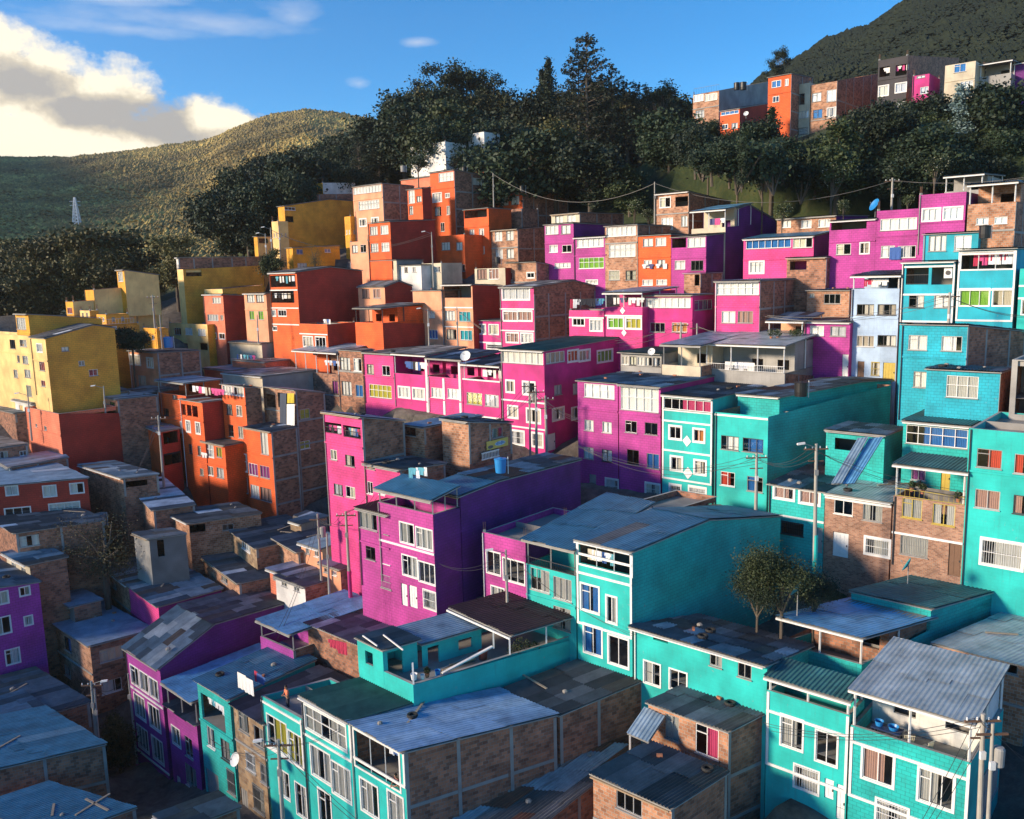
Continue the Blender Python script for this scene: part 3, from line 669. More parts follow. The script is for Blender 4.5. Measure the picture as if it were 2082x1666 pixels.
HS['MR1']=house('magenta house with wide aluminium windows, leftmost of the row of four',(1256,782),1174,9.5,1000,'PM','MG',row=rMR,pk='old',wa=[W(1188,1249,796,28,'GK'),G(2,[872],22,.5,'K',.04),G(2,[930],24,.55,'K',.04),W(1232,1259,988,26,'sB'),D(1198,1212,985,40,'g')])
HS['MR2']=house('magenta house with two-storey glazed terrace and white railings',(1343,790),1258,9.5,1010,'PM','MG',row=rMR,pk='mix',wa=[W(1262,1339,812,48,'GK'),W(1271,1295,868,24,'w'),W(1311,1337,872,24,'w'),W(1275,1299,930,30,'N'),W(1315,1340,938,30,'U'),W(1313,1341,995,22,'sB')])
HS['MR3']=house('turquoise house with white lozenges between its windows and pink glazed attic',(1449,813),1347,9.0,1030,'TE','TE',row=rMR,pk='blk',wa=[W(1350,1446,824,22,'GP'),W(1362,1384,880,24,'sO'),W(1411,1431,886,24,'sO'),W(1365,1386,943,26,'s'),W(1413,1434,951,26,'s'),W(1363,1383,996,18,'sB'),W(1402,1434,1002,20,'sB')],bands=(841,864,926,985),edge=1)
HS['MR4']=house('turquoise house with blue curtains and a long dark green side wall',(1562,848),1454,(1812,783),1048,'TE','TB',row=rMR,roof='n',pk='rst',wa=[W(1466,1502,901,28,'K'),W(1510,1552,906,28,'U'),W(1465,1494,974,28,'R'),W(1519,1551,985,30,'U')],bands=(852,),M=None,hb=58)
HS['MR4r']=house('dark-roofed rear wing of the turquoise corner house behind the rooftop sheds',(1585,810),1500,(1812,775),845,'TB','TB',Y=68.3,M=(1752,778),pk='rst',nog=1,sink=1.5,hb=58)
HS['MT8']=house('small turquoise rear room with black opening and a blue sheet ramp',(1799,888),1680,(1840,872),965,'TB','TB',Y=62,pk='rst',wa=[W(1697,1756,905,24,'o')],sink=4,nog=1)
HS['LB']=house('pale blue narrow house with green window frames, tall and flat-fronted',(1829,587),1732,8.0,778,'LB','LB',row=rCY,roof='n',wa=[W(1742,1777,630,22,'w'),W(1784,1822,630,22,'w'),W(1742,1777,694,22,'w'),W(1784,1822,693,22,'w'),D(1743,1757,755,40,'D'),W(1771,1788,750,28,'yB'),D(1795,1827,757,38,'y')],ter=(1.15,'old',.8,1.5,WHT,2))
HS['C1']=house('cyan house with white floor bands and washing machine on its open terrace',(1943,533),1835,9.0,665,'CY','CY',row=rCY,pk='tea',wa=[W(1842,1888,561,36,'or'),W(1894,1941,561,36,'o'),W(1848,1879,613,26),W(1899,1934,613,26,'K')],bands=(540,598,654),edge=1,ov=.4)
HS['C2']=house('cyan house with laundry terrace and large curtained windows',(2068,507),1950,9.0,668,'CY','CY',row=rCY,pk='tea',wa=[W(1955,2060,530,34,'os'),W(1952,2011,605,34,'sN'),W(2019,2058,605,34,'s')],bands=(513,588,652),edge=1,ov=.4)
HS['C3']=house('turquoise house strip with white framed window at the right border',(2160,545),2074,9.0,800,'TE','TE',row=rCY,roof='f',wa=[W(2078,2098,625,30,'s'),W(2078,2098,700,24,'s')],bands=(580,606))
HS['C4']=house('cyan top storey with two cream curtained windows and a black roof tank',(1990,474),1878,10.0,545,'CY','CY',Y=79,pk='tea',wa=[W(1888,1924,495,32,'K'),W(1940,1975,495,32,'K')],nog=1)
# ---- sheds and terraces between the rows
HS['TR1']=house('brick house with railed laundry terrace under a pale ribbed roof',(1595,760),1433,(1710,768),812,'GY','BR',Y=75,roof='n',ter=(2.4,'rib',.7,3.2,WHT,4),hb=41)
HS['TR1b']=house('brick rear block with cement columns behind the laundry terrace',(1600,728),1500,(1708,757),800,'BR','BR',Y=79,pk='rib',nog=1)
HS['TR0']=house('cluttered open storeroom under a blue-grey roof between terraces',(1424,746),1346,10.0,775,'CR','BR',Y=78,roof='n',ter=(1.9,'zin',.95,2.5,GREY,3),nog=1)
HS['TRg']=house('small shed with green corrugated roof and dusty panes',(1345,722),1262,6.0,752,'GY','GY',Y=81,pk='grn',wa=[G(5,[737],18,.9,'w',.02)],nog=1,ov=.5)
HS['BK3']=house('small orange brick house under a blue tin roof beside the pale blue house',(1727,592),1641,6.0,655,'BL','BR',Y=84,pk='blu',wa=[W(1675,1709,608,20,'w'),W(1646,1656,601,8,'w')])
HS['MM2']=house('small magenta house with dark roof wedged against the pale blue house',(1729,658),1636,7.0,765,'PM','MG',Y=78,pk='old',wa=[W(1647,1675,673,20,'K'),W(1688,1720,674,20,'w'),D(1712,1728,745,48,'d')])
HS['PO']=house('porch with potted plants under a torn metal roof',(1632,688),1560,5.0,705,'PE','PE',Y=80,roof='n',ter=(1.55,'mix',.95,2.1,WHT,2),nog=1)
# ---- magenta middle row
HS['M5']=house('big magenta corner house with glazed laundry gallery and white bands',(1106,716),1018,(1300,690),935,'MG','MG',row=rMM,pk='grn',pk2='blu',M=(1262,688),wa=[W(1019,1104,727,25,'G'),W(1030,1045,786,22,'s'),W(1064,1087,790,24,'s'),W(1034,1052,838,22,'s'),W(1072,1098,846,26,'s'),W(1040,1065,890,26,'sB'),W(1083,1103,895,26,'sB')],wb=[W(1110,1148,727,22,'G'),W(1155,1175,724,21,'sR'),W(1178,1199,723,20,'s'),W(1215,1245,724,22,'sN'),W(1127,1142,793,20),W(1165,1180,790,22,'w'),W(1124,1146,842,22,'s'),W(1163,1182,840,22,'s'),D(1113,1130,899,34,'d')],bands=(820,874))
HS['M4']=house('magenta house with open laundry terrace left of the big corner house',(1017,777),941,8.0,868,'MG','MG',row=rMM,roof='n',wa=[W(949,980,811,24,'Y'),W(986,1014,815,24,'w')],ter=(1.6,'blk',.85,2.1,WHT,2),bands=(776,851))
HS['M3']=house('magenta house with a broad white cross and posts painted on its front',(940,771),870,8.0,850,'PI','MG',row=rMM,roof='n',wa=[W(877,900,799,20,'w'),W(910,934,801,20,'K')],ter=(2.0,'old',.8,2.4,GREY,2))
HS['M2m']=house('magenta house with clothes hanging on its roofed balcony',(868,764),801,8.0,838,'MG','MG',row=rMM,roof='n',wa=[W(811,833,798,20,'s'),W(840,863,801,20,'s')],ter=(2.2,'old',.8,2.6,WHT,2))
HS['M1']=house('pink blockwork house with five narrow panes below two upper windows',(799,722),738,9.0,830,'PI','MG',row=rMM,pk='old',wa=[W(746,760,751,20),W(777,793,754,20,'K'),W(751,796,796,26,'GY')])
HS['B0']=house('raw brick house with large dark windows left of the pink house',(736,716),688,(760,712),820,'BR','BR',row=rMM,pk='blk',wa=[W(691,712,740,26),W(719,735,742,26),W(695,715,790,28),W(723,738,795,24,'U')])
HS['BW']=house('brick house with blue glazed terrace and laundry on its roof',(688,762),600,6.0,830,'BR','BR',Y=103,roof='n',ter=(2.6,'zin',.9,3.2,WHT,5),wa=[W(676,687,788,26,'V')])
HS['PT']=house('tall hot pink blockwork house with a clothes-filled loggia',(735,850),657,(822,858),1095,'PI','BR',Y=67,pk='zin',wa=[W(659,694,871,22,'or'),W(698,733,879,24,'or'),W(672,685,925,20),W(702,721,937,22,'w'),W(679,697,996,22),W(703,722,1001,22)],sink=6,wb=[])
HS['PTb']=house('hot pink lower block with a sloping shed roof of patched sheets',(813,958),741,(905,945),1080,'PI','BR',Y=63.8,pk='blk',wa=[W(745,762,940,28,'O'),W(747,758,992,24),W(771,783,996,20)],rag=1.5,sink=6)
HS['BH1']=house('small brick rooftop hut with blue tin awning and dark clothes',(862,872),822,7.0,905,'BL','BR',Y=70,pk='zin',wa=[W(824,845,877,18,'w')],nog=1)
HS['BH2']=house('squat brick workshop with a yellow advertising board on its side',(952,860),898,(1040,862),945,'BL','BR',Y=68,pk='blk',wb=[W(1000,1022,878,24,'V')])
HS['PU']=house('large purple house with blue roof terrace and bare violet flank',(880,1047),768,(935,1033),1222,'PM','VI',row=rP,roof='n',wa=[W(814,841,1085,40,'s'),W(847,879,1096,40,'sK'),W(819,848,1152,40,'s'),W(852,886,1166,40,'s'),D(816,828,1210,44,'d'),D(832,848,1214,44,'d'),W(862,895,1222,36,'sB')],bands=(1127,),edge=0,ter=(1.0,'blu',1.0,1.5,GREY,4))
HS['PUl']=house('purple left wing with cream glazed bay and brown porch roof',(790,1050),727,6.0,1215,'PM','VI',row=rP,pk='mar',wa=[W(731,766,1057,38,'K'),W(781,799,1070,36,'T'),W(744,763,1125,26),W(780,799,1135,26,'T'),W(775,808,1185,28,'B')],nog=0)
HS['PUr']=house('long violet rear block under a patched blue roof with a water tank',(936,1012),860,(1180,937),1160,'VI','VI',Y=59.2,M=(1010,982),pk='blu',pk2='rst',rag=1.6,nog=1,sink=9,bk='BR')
HS['OS']=house('tiny orange shop with a crooked tin roof in the alley',(985,1222),912,5.5,1250,'OA','OA',Y=60,pk='old',wa=[W(945,962,1232,16,'s'),D(916,930,1238,30,'g')])
# ---- orange block
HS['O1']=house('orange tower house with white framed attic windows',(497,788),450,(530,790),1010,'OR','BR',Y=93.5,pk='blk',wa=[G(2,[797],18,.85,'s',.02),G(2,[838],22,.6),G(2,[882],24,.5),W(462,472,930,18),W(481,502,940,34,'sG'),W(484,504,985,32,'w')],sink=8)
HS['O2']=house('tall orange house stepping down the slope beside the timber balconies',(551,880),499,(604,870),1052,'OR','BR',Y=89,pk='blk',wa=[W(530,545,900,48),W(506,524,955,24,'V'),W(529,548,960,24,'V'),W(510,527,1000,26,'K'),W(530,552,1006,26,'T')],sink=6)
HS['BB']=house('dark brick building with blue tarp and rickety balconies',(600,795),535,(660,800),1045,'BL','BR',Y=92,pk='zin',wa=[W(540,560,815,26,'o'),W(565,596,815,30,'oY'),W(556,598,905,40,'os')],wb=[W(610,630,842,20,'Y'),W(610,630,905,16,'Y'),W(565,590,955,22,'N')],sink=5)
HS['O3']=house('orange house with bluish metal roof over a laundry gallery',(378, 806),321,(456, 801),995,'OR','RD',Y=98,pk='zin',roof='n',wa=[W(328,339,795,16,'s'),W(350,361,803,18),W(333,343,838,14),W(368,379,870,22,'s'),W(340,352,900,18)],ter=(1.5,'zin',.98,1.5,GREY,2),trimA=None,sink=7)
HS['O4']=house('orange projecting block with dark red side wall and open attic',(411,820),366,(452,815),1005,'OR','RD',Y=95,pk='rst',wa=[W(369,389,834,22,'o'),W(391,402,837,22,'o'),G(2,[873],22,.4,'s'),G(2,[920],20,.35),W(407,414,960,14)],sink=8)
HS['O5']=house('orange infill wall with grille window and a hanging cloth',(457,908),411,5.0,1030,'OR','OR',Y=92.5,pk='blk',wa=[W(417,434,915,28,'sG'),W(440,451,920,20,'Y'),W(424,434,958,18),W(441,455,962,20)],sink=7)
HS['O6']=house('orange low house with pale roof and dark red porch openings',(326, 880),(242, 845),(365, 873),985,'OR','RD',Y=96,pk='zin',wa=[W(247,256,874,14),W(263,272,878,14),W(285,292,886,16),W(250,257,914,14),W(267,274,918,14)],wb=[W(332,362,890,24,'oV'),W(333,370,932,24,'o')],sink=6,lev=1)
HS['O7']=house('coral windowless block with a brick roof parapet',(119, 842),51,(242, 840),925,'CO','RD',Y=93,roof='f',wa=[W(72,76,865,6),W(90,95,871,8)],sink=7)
HS['O8']=house('peach hut with corrugated zinc roof behind the coral block',(238, 814),(170, 799),(320, 806),846,'PE','BR',Y=98,pk='wht',wa=[W(180,191,818,14,'N'),W(199,215,822,16,'T'),W(224,234,826,16,'N')],lev=1)
HS['O9']=house('peach upper house with brick flank and bent tin roof',(319,718),262,(407,714),800,'PE','BR',Y=107,pk='old',wa=[W(264,285,732,18,'s'),W(299,311,738,18,'s'),W(282,297,775,22,'w')],sink=6)
HS['RB']=house('tin-roofed makeshift house above the orange tower',(533,768),452,8.0,800,'CR','GY',Y=101,pk='mix',wa=[W(490,530,760,18,'o')],nog=1)
HS['CRt']=house('coral terrace house with yellow curtain and grey roof',(470,755),415,8.0,800,'CO','CO',Y=112,pk='zin',wa=[W(418,444,735,28,'Y'),W(446,468,737,28,'w')])
HS['CRu']=house('coral house with black roof openings full of washing',(540,738),472,7.0,775,'CO','CO',Y=111,pk='rst',wa=[W(476,494,728,16,'o'),W(498,517,728,16,'o')])
HS['SH1']=house('grey shack with pale and blue wall panels among the orange houses',(532,700),463,8.0,722,'CR','GY',Y=116,pk='blu',wa=[W(466,484,687,16,'o'),W(510,531,688,18,'U')])
HS['SH2']=house('open brick lean-to cluttered with rubbish',(610,700),534,6.0,720,'BR','BR',Y=114,pk='blk',wa=[W(545,580,690,14,'o')])
# ---- red and coral houses
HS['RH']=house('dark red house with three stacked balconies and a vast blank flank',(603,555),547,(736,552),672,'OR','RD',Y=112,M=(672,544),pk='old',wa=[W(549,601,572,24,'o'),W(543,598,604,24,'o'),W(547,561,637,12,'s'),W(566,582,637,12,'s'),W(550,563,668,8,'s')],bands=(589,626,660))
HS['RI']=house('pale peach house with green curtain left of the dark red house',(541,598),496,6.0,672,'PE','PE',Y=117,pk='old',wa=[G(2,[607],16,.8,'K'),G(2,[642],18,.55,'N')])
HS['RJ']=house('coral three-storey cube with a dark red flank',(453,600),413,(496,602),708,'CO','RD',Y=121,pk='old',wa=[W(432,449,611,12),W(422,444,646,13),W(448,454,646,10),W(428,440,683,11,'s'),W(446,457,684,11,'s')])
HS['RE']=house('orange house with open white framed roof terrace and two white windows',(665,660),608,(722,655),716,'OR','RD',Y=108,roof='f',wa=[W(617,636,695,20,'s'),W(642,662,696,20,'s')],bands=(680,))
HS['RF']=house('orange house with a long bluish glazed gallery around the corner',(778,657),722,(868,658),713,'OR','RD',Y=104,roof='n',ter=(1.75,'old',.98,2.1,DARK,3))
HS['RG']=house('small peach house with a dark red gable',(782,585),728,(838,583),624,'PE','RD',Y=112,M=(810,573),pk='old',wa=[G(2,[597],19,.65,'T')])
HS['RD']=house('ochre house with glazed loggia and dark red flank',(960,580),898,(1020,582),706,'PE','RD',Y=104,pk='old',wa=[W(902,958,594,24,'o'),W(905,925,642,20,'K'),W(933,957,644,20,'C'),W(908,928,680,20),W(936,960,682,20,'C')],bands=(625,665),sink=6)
HS['RDb']=house('pinkish house with bright skylight roof left of the ochre loggia',(897,592),839,6.0,706,'PE','BR',Y=107,pk='rst',wa=[W(845,893,590,12,'o'),W(870,884,640,14),W(872,890,680,18,'U')])
HS['CT']=house('cement house with two brown glass panels beneath a tank',(1027,545),965,5.0,585,'CR','RD',Y=113,roof='f',wa=[W(970,990,556,24,'T'),W(994,1014,556,24,'T')])
HS['CU']=house('pale brick house with a long dark brick flank descending right',(1090,534),1029,(1178,552),600,'BL','BR',Y=111,pk='old',wa=[W(1032,1042,562,16,'w'),W(1072,1086,560,10,'s')])
HS['PK5']=house('magenta house with white bands and a wide brick flank',(1085,585),1016,(1236,590),712,'PI','BR',row=rPK,M=(1165,572),pk='old',wa=[W(1022,1076,597,24,'s'),W(1024,1051,643,18,'sT'),W(1053,1081,643,18,'sT'),W(1030,1054,687,18,'sT'),W(1060,1083,688,18,'s')],bands=(628,673))
HS['PK6']=house('low magenta house with paired white windows beside the banded one',(1020,654),962,4.0,715,'MG','MG',row=rPK,pk='old',wa=[G(2,[671],19,.7,'s',.05),W(990,1020,705,9,'sB')],bands=(697,))
HS['PK4']=house('magenta terrace house with a crowded clothes rack on its roof',(1228,632),1157,6.0,690,'PI','MG',Y=92.5,roof='f',wa=[W(1165,1188,655,14,'s'),W(1200,1224,662,22,'s')],bands=(646,))
HS['PK3']=house('magenta house with two small white lozenges and lime curtains',(1306,625),1229,8.0,700,'PI','MG',Y=89.5,roof='n',wa=[W(1237,1267,657,20,'sN'),W(1273,1303,658,20,'sY')],bands=(642,),ter=(1.5,'zin',.9,1.9,WHT,3))
HS['PK2']=house('magenta blockwork house with long cream glazed gallery and orange curtains',(1408,602),1310,(1452,600),702,'MG','MG',Y=87,pk='zin',wa=[W(1313,1404,616,20,'GK'),W(1322,1352,666,19,'O'),W(1366,1397,666,19,'O')],wb=[W(1412,1448,620,20,'V')])
HS['PK1']=house('pink house with pale curtained gallery and brick rear wall',(1545,573),1454,(1640,568),695,'PI','BR',Y=84,pk='zin',wa=[W(1456,1543,587,26,'GK'),W(1467,1495,645,24,'K'),W(1500,1531,645,24,'T')])
HS['PKs']=house('little brick outhouse with a white door leaning open',(1424,557),1391,5.0,585,'BL','BR',Y=93,pk='old',wa=[W(1412,1422,570,22,'o')])
HS['BT2']=house('brick attic block with laundry porch above the pink house',(1680,525),1600,5.0,580,'BR','BR',Y=88,pk='old',wa=[W(1606,1640,540,18,'o')],nog=1)
# ---- upper row catching the sun
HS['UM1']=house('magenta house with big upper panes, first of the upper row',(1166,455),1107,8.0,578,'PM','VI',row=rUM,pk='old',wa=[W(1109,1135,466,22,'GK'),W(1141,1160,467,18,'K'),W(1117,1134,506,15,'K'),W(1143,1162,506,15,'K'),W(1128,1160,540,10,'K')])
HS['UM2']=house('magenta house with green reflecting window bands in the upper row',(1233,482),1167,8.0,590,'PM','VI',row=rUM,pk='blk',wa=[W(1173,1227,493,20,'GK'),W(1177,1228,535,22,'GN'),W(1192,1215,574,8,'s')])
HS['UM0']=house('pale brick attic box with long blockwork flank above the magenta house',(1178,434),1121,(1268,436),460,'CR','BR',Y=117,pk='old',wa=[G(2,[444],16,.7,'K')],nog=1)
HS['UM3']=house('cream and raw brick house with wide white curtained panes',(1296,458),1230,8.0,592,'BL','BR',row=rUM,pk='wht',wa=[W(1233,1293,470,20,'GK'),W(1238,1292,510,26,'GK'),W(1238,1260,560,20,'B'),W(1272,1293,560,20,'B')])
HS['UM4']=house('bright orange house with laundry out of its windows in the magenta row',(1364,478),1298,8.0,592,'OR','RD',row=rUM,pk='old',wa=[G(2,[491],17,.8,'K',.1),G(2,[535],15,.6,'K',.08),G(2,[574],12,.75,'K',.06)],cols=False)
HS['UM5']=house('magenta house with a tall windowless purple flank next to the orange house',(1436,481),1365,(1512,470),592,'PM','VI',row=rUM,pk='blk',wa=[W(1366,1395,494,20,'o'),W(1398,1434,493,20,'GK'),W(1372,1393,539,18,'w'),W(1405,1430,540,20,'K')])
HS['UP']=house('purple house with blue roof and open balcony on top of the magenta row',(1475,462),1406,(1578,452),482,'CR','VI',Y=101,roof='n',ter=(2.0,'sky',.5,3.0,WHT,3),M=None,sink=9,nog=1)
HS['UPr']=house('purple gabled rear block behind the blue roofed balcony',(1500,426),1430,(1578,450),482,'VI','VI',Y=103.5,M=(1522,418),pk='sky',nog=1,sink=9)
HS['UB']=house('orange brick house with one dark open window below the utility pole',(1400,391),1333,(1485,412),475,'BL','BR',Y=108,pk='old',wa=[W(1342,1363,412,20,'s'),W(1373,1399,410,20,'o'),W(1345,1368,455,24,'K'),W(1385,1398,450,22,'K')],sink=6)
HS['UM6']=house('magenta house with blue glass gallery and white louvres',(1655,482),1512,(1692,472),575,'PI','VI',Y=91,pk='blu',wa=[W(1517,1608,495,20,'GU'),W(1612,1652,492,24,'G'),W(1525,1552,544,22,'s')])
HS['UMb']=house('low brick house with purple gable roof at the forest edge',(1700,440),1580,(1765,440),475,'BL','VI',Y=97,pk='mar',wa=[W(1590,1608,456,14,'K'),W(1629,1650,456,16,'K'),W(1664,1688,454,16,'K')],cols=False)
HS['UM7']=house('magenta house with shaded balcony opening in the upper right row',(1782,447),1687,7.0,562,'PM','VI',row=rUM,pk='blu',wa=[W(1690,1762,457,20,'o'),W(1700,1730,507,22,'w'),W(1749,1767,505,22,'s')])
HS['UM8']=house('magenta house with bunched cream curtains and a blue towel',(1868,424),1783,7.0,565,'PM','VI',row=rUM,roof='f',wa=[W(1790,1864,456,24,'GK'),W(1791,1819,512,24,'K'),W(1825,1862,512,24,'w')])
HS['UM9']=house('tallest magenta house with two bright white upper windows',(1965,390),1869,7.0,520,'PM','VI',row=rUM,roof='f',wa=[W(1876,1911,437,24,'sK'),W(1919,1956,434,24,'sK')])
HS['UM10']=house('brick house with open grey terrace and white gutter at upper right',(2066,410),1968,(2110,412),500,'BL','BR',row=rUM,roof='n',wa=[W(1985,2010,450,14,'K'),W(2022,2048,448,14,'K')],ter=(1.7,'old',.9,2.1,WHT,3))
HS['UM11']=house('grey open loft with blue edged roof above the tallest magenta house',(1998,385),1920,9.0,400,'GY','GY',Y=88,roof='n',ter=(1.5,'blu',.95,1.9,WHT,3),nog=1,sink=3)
# ---- yellow quarter
HS['Y1']=house('tall yellow house with a sunlit narrow front and broad ochre flank',(57,640),31,(207,648),800,'YE','YT',Y=100,pk='old',wa=[W(34,52,658,24,'K'),W(40,55,690,16)],sink=8)
HS['Y2']=house('yellow house whose broad ochre flank carries a pale diagonal band',(92,690),62,(233,668),812,'YP','YT',Y=96,M=(190,662),pk='blk',wa=[W(75,86,708,16,'s'),W(80,91,745,18,'R'),W(84,92,780,12,'R')],wb=[W(125,140,710,9),W(160,172,739,10),W(181,199,758,13)],sink=8)
HS['Y0']=house('bright yellow low house at the left edge full of small windows',(66,684),-45,2.5,805,'YP','YP',Y=99,roof='f',wa=[W(20,31,700,18),W(40,54,698,14),W(35,40,730,14),W(46,57,732,16,'K'),W(28,36,760,16),W(50,62,760,16,'K'),W(54,64,795,22)],sink=8)
HS['Y3']=house('pale yellow stepped house climbing behind the broad ochre flank',(148,614),133,(325,600),665,'YE','YP',Y=118,roof='f',wa=[W(137,147,632,12,'R')],cols=False,sink=8)
HS['Y3b']=house('upper yellow tier with a crooked tin roof on the stepped house',(190,590),172,(322,578),640,'YE','YP',Y=120,roof='f',cols=False,nog=1,sink=3)
HS['Y3c']=house('small yellow belvedere with one glass corner on the stepped house',(252,550),237,(322,560),600,'YE','YP',Y=122,pk='blk',wa=[W(240,250,563,20,'w')],cols=False,nog=1,sink=3)
HS['Y4']=house('ochre house with white framed tiny windows below the stepped house',(195,662),186,(283,660),700,'YE','YT',Y=112,roof='f',wb=[W(229,236,668,6,'s'),W(256,265,680,8,'s')],bands=())
HS['Y5']=house('long ochre house with brick upper storey and striped balcony',(372,548),360,(535,540),660,'YP','YT',Y=127,roof='f',wb=[W(378,410,553,18,'o')],cols=False,sink=8)
HS['Y5b']=house('brick penthouse on the long ochre house',(362,525),358,(535,523),548,'WH','BR',Y=129,pk='blu',wb=[],nog=1,sink=3,cols=True)
HS['Y6']=house('small yellow house with three curtained windows above a dark shopfront',(421,660),343,5.0,715,'YP','YE',Y=122,roof='f',wa=[W(354,368,674,14,'K'),W(377,391,674,14,'K'),W(403,418,676,14,'K'),W(359,382,705,14,'o'),W(406,422,705,14,'o')])
HS['Y7']=house('big ochre yellow house with blank stained flank at the forest foot',(578,420),565,(722,410),548,'YE','YT',Y=141,M=(670,406),pk='old',wb=[W(578,600,421,13,'G'),W(579,597,446,12,'o')],cols=False)
HS['Y8']=house('yellow cottage with blue window in front of the big ochre house',(595,505),582,(690,500),548,'YE','YE',Y=131,pk='old',wb=[W(603,616,512,10,'U'),W(660,672,510,7,'U'),W(605,624,540,10,'K')],cols=False)
HS['Y9']=house('bright yellow garden house with patio roof beside the lamp posts',(523,482),516,(553,482),508,'YE','YP',Y=140,pk='old',wb=[W(526,545,490,10,'o')],cols=False)
HS['W1']=house('white house with yellow corner at the forest edge',(656,372),643,(722,372),398,'YE','WH',Y=152,roof='f',wb=[W(693,697,374,5),W(713,726,372,8,'o')],cols=False)
HS['W1b']=house('brick flat block below the white house',(618,396),612,(718,394),425,'BL','BR',Y=147,roof='f',nog=1)
# ---- upper orange cluster
HS['U1']=house('peach house with glazed attic strip and dark stone flank',(777,374),717,(842,380),500,'PE','BR',Y=134,pk='old',wa=[W(718,775,386,14,'GK'),W(729,771,417,18,'GK'),G(2,[449],14,.55,'s',.1)])
HS['U2']=house('orange cube with four white windows and large dark red flank',(793,452),748,(884,448),528,'OR','RD',Y=122,pk='old',wa=[G(2,[467],18,.72,'K',.02),G(2,[502],18,.72,'K',.02)])
HS['U2b']=house('grey cement ground floor with white door beneath the orange cube',(806,530),712,5.0,585,'CR','GY',Y=121.5,pk='old',wa=[W(716,735,540,12,'B'),D(742,752,555,30,'d'),W(768,776,540,22,'B'),W(784,800,540,18,'U')])
HS['U2c']=house('pinkish narrow house left of the orange cube',(748,490),711,5.0,530,'PE','PE',Y=125,roof='f',wa=[G(2,[505],16,.7,'K',.05)])
HS['U3']=house('tall orange tower house with raw brick back topped by a glass corner',(923,347),874,(995,360),545,'OR','BR',Y=134,pk='old',wa=[W(892,922,360,18,'GK'),W(880,898,402,18,'s'),W(906,914,398,8,'s'),W(884,897,430,18,'w'),W(908,915,428,18,'w'),W(896,904,462,18,'K')],wb=[W(960,992,370,14,'G')])
HS['U3b']=house('orange side tower with a bent tin awning and tall panes',(858,384),828,(876,382),460,'OR','RD',Y=130,pk='zin',wa=[W(831,843,400,28,'GK'),W(847,857,405,12,'K'),W(832,840,428,18,'K')])
HS['U4']=house('orange house with cut-out balcony between the towers',(944,477),889,4.0,558,'OR','OR',Y=125,roof='f',wa=[W(898,915,501,16,'K'),W(928,940,501,16,'K'),W(907,922,545,12,'w'),W(935,946,545,14)],bands=())
HS['U5']=house('orange house with dark awning and paired white windows',(993,424),943,5.0,558,'OR','OR',Y=127,pk='wht',wa=[W(944,990,434,18,'o'),G(2,[471],14,.5,'K',.1),G(2,[508],16,.5,'K',.1),W(968,983,538,6,'K')])
HS['U6']=house('light brick house with boarded white panes right of the orange towers',(1052,467),998,(1110,463),537,'BL','BR',Y=124,pk='blk',wa=[G(2,[478],20,.65,'K'),G(2,[515],20,.65,'K')])
HS['U7']=house('orange fronted room on a big gabled brick house at the forest edge',(1062,392),1011,(1155,408),475,'OR','BR',Y=136,M=(1112,389),pk='old',wa=[G(2,[406],17,.75,'K')],cols=True)
HS['U7b']=house('brick garden house behind a wall under the gabled brick house',(1060,424),1005,4.0,470,'BR','BR',Y=131,roof='f',nog=1)
HS['U8']=house('long coral house with rising grey roof against the dark trees',(985,345),815,5.0,392,'CO','CO',Y=142,pk='zin',wa=[W(838,846,362,10,'s'),W(853,862,360,8,'s')])
HS['U9']=house('little white house with stair rail beside the lamp post',(856,540),812,4.5,575,'WH','WH',Y=119,pk='mar',wa=[G(2,[548],11,.4,'w',.1)])
HS['U10']=house('cream garage front with yellowed shutters',(897,535),857,4.0,565,'CR','CR',Y=119,roof='f',wa=[W(860,868,548,18,'K'),W(882,895,548,12,'B')])
HS['WH']=house('white villa half hidden in the forest below the tall eucalyptus trees',(905,288),834,5.0,325,'WH','WH',Y=149,roof='f',wa=[W(841,848,295,8,'w'),W(862,875,294,10,'o'),W(880,895,292,8,'w')])
HS['WH2']=house('white rooftop storey of the forest villa',(984,268),952,4.0,290,'WH','WH',Y=151,roof='f')
# ---- hill houses, upper right
HS['H1']=house('brick hill house with railed roof deck, leftmost on the upper hill',(1462,185),1409,(1562,166),285,'BL','GY',row=rUR,roof='f',wa=[W(1410,1430,200,14,'w'),W(1433,1458,198,14),W(1414,1432,232,16,'w')],cols=False,sink=3.5)
HS['H2']=house('orange red hill house with shaded dark red flank',(1504,222),1464,(1560,212),285,'OR','RD',Y=124,pk='old',wa=[W(1466,1502,228,10,'GU'),W(1468,1480,258,10),W(1487,1500,256,12)],cols=False,sink=3.5)
HS['H3']=house('orange hill house with brick flank above the purple gate',(1609,151),1562,(1652,160),290,'OR','BR',Y=134,pk='old',wa=[W(1569,1588,171,14,'U'),W(1596,1603,168,14),W(1571,1584,202,12,'K')],sink=3.5)
HS['H4']=house('cream hill house with brick parapet and white ground door',(1648,168),1598,5.0,292,'CR','CR',row=rUR,roof='f',wa=[W(1610,1636,203,22,'w'),W(1606,1617,238,12),W(1624,1644,233,14,'w'),D(1607,1616,276,26,'d'),W(1623,1642,267,14,'B')],sink=3.5)
HS['H5']=house('brick hill house with white and blue panes beside a long brick yard wall',(1702,165),1650,(1786,150),258,'BL','BR',row=rUR,roof='f',wa=[W(1651,1670,198,18,'K'),W(1681,1700,195,24,'K'),W(1653,1672,232,18,'U'),W(1682,1704,228,18,'s')],sink=3.5)
HS['H6']=house('black painted hill house with raw brick top floor',(1846,113),1786,(1950,118),240,'BK','BR',row=rUR,roof='f',wa=[W(1788,1809,146,20,'o'),W(1821,1851,142,22,'o'),W(1787,1806,185,20,'s'),W(1821,1849,178,18,'s'),W(1822,1846,215,16,'G')],cols=False,sink=3.5)
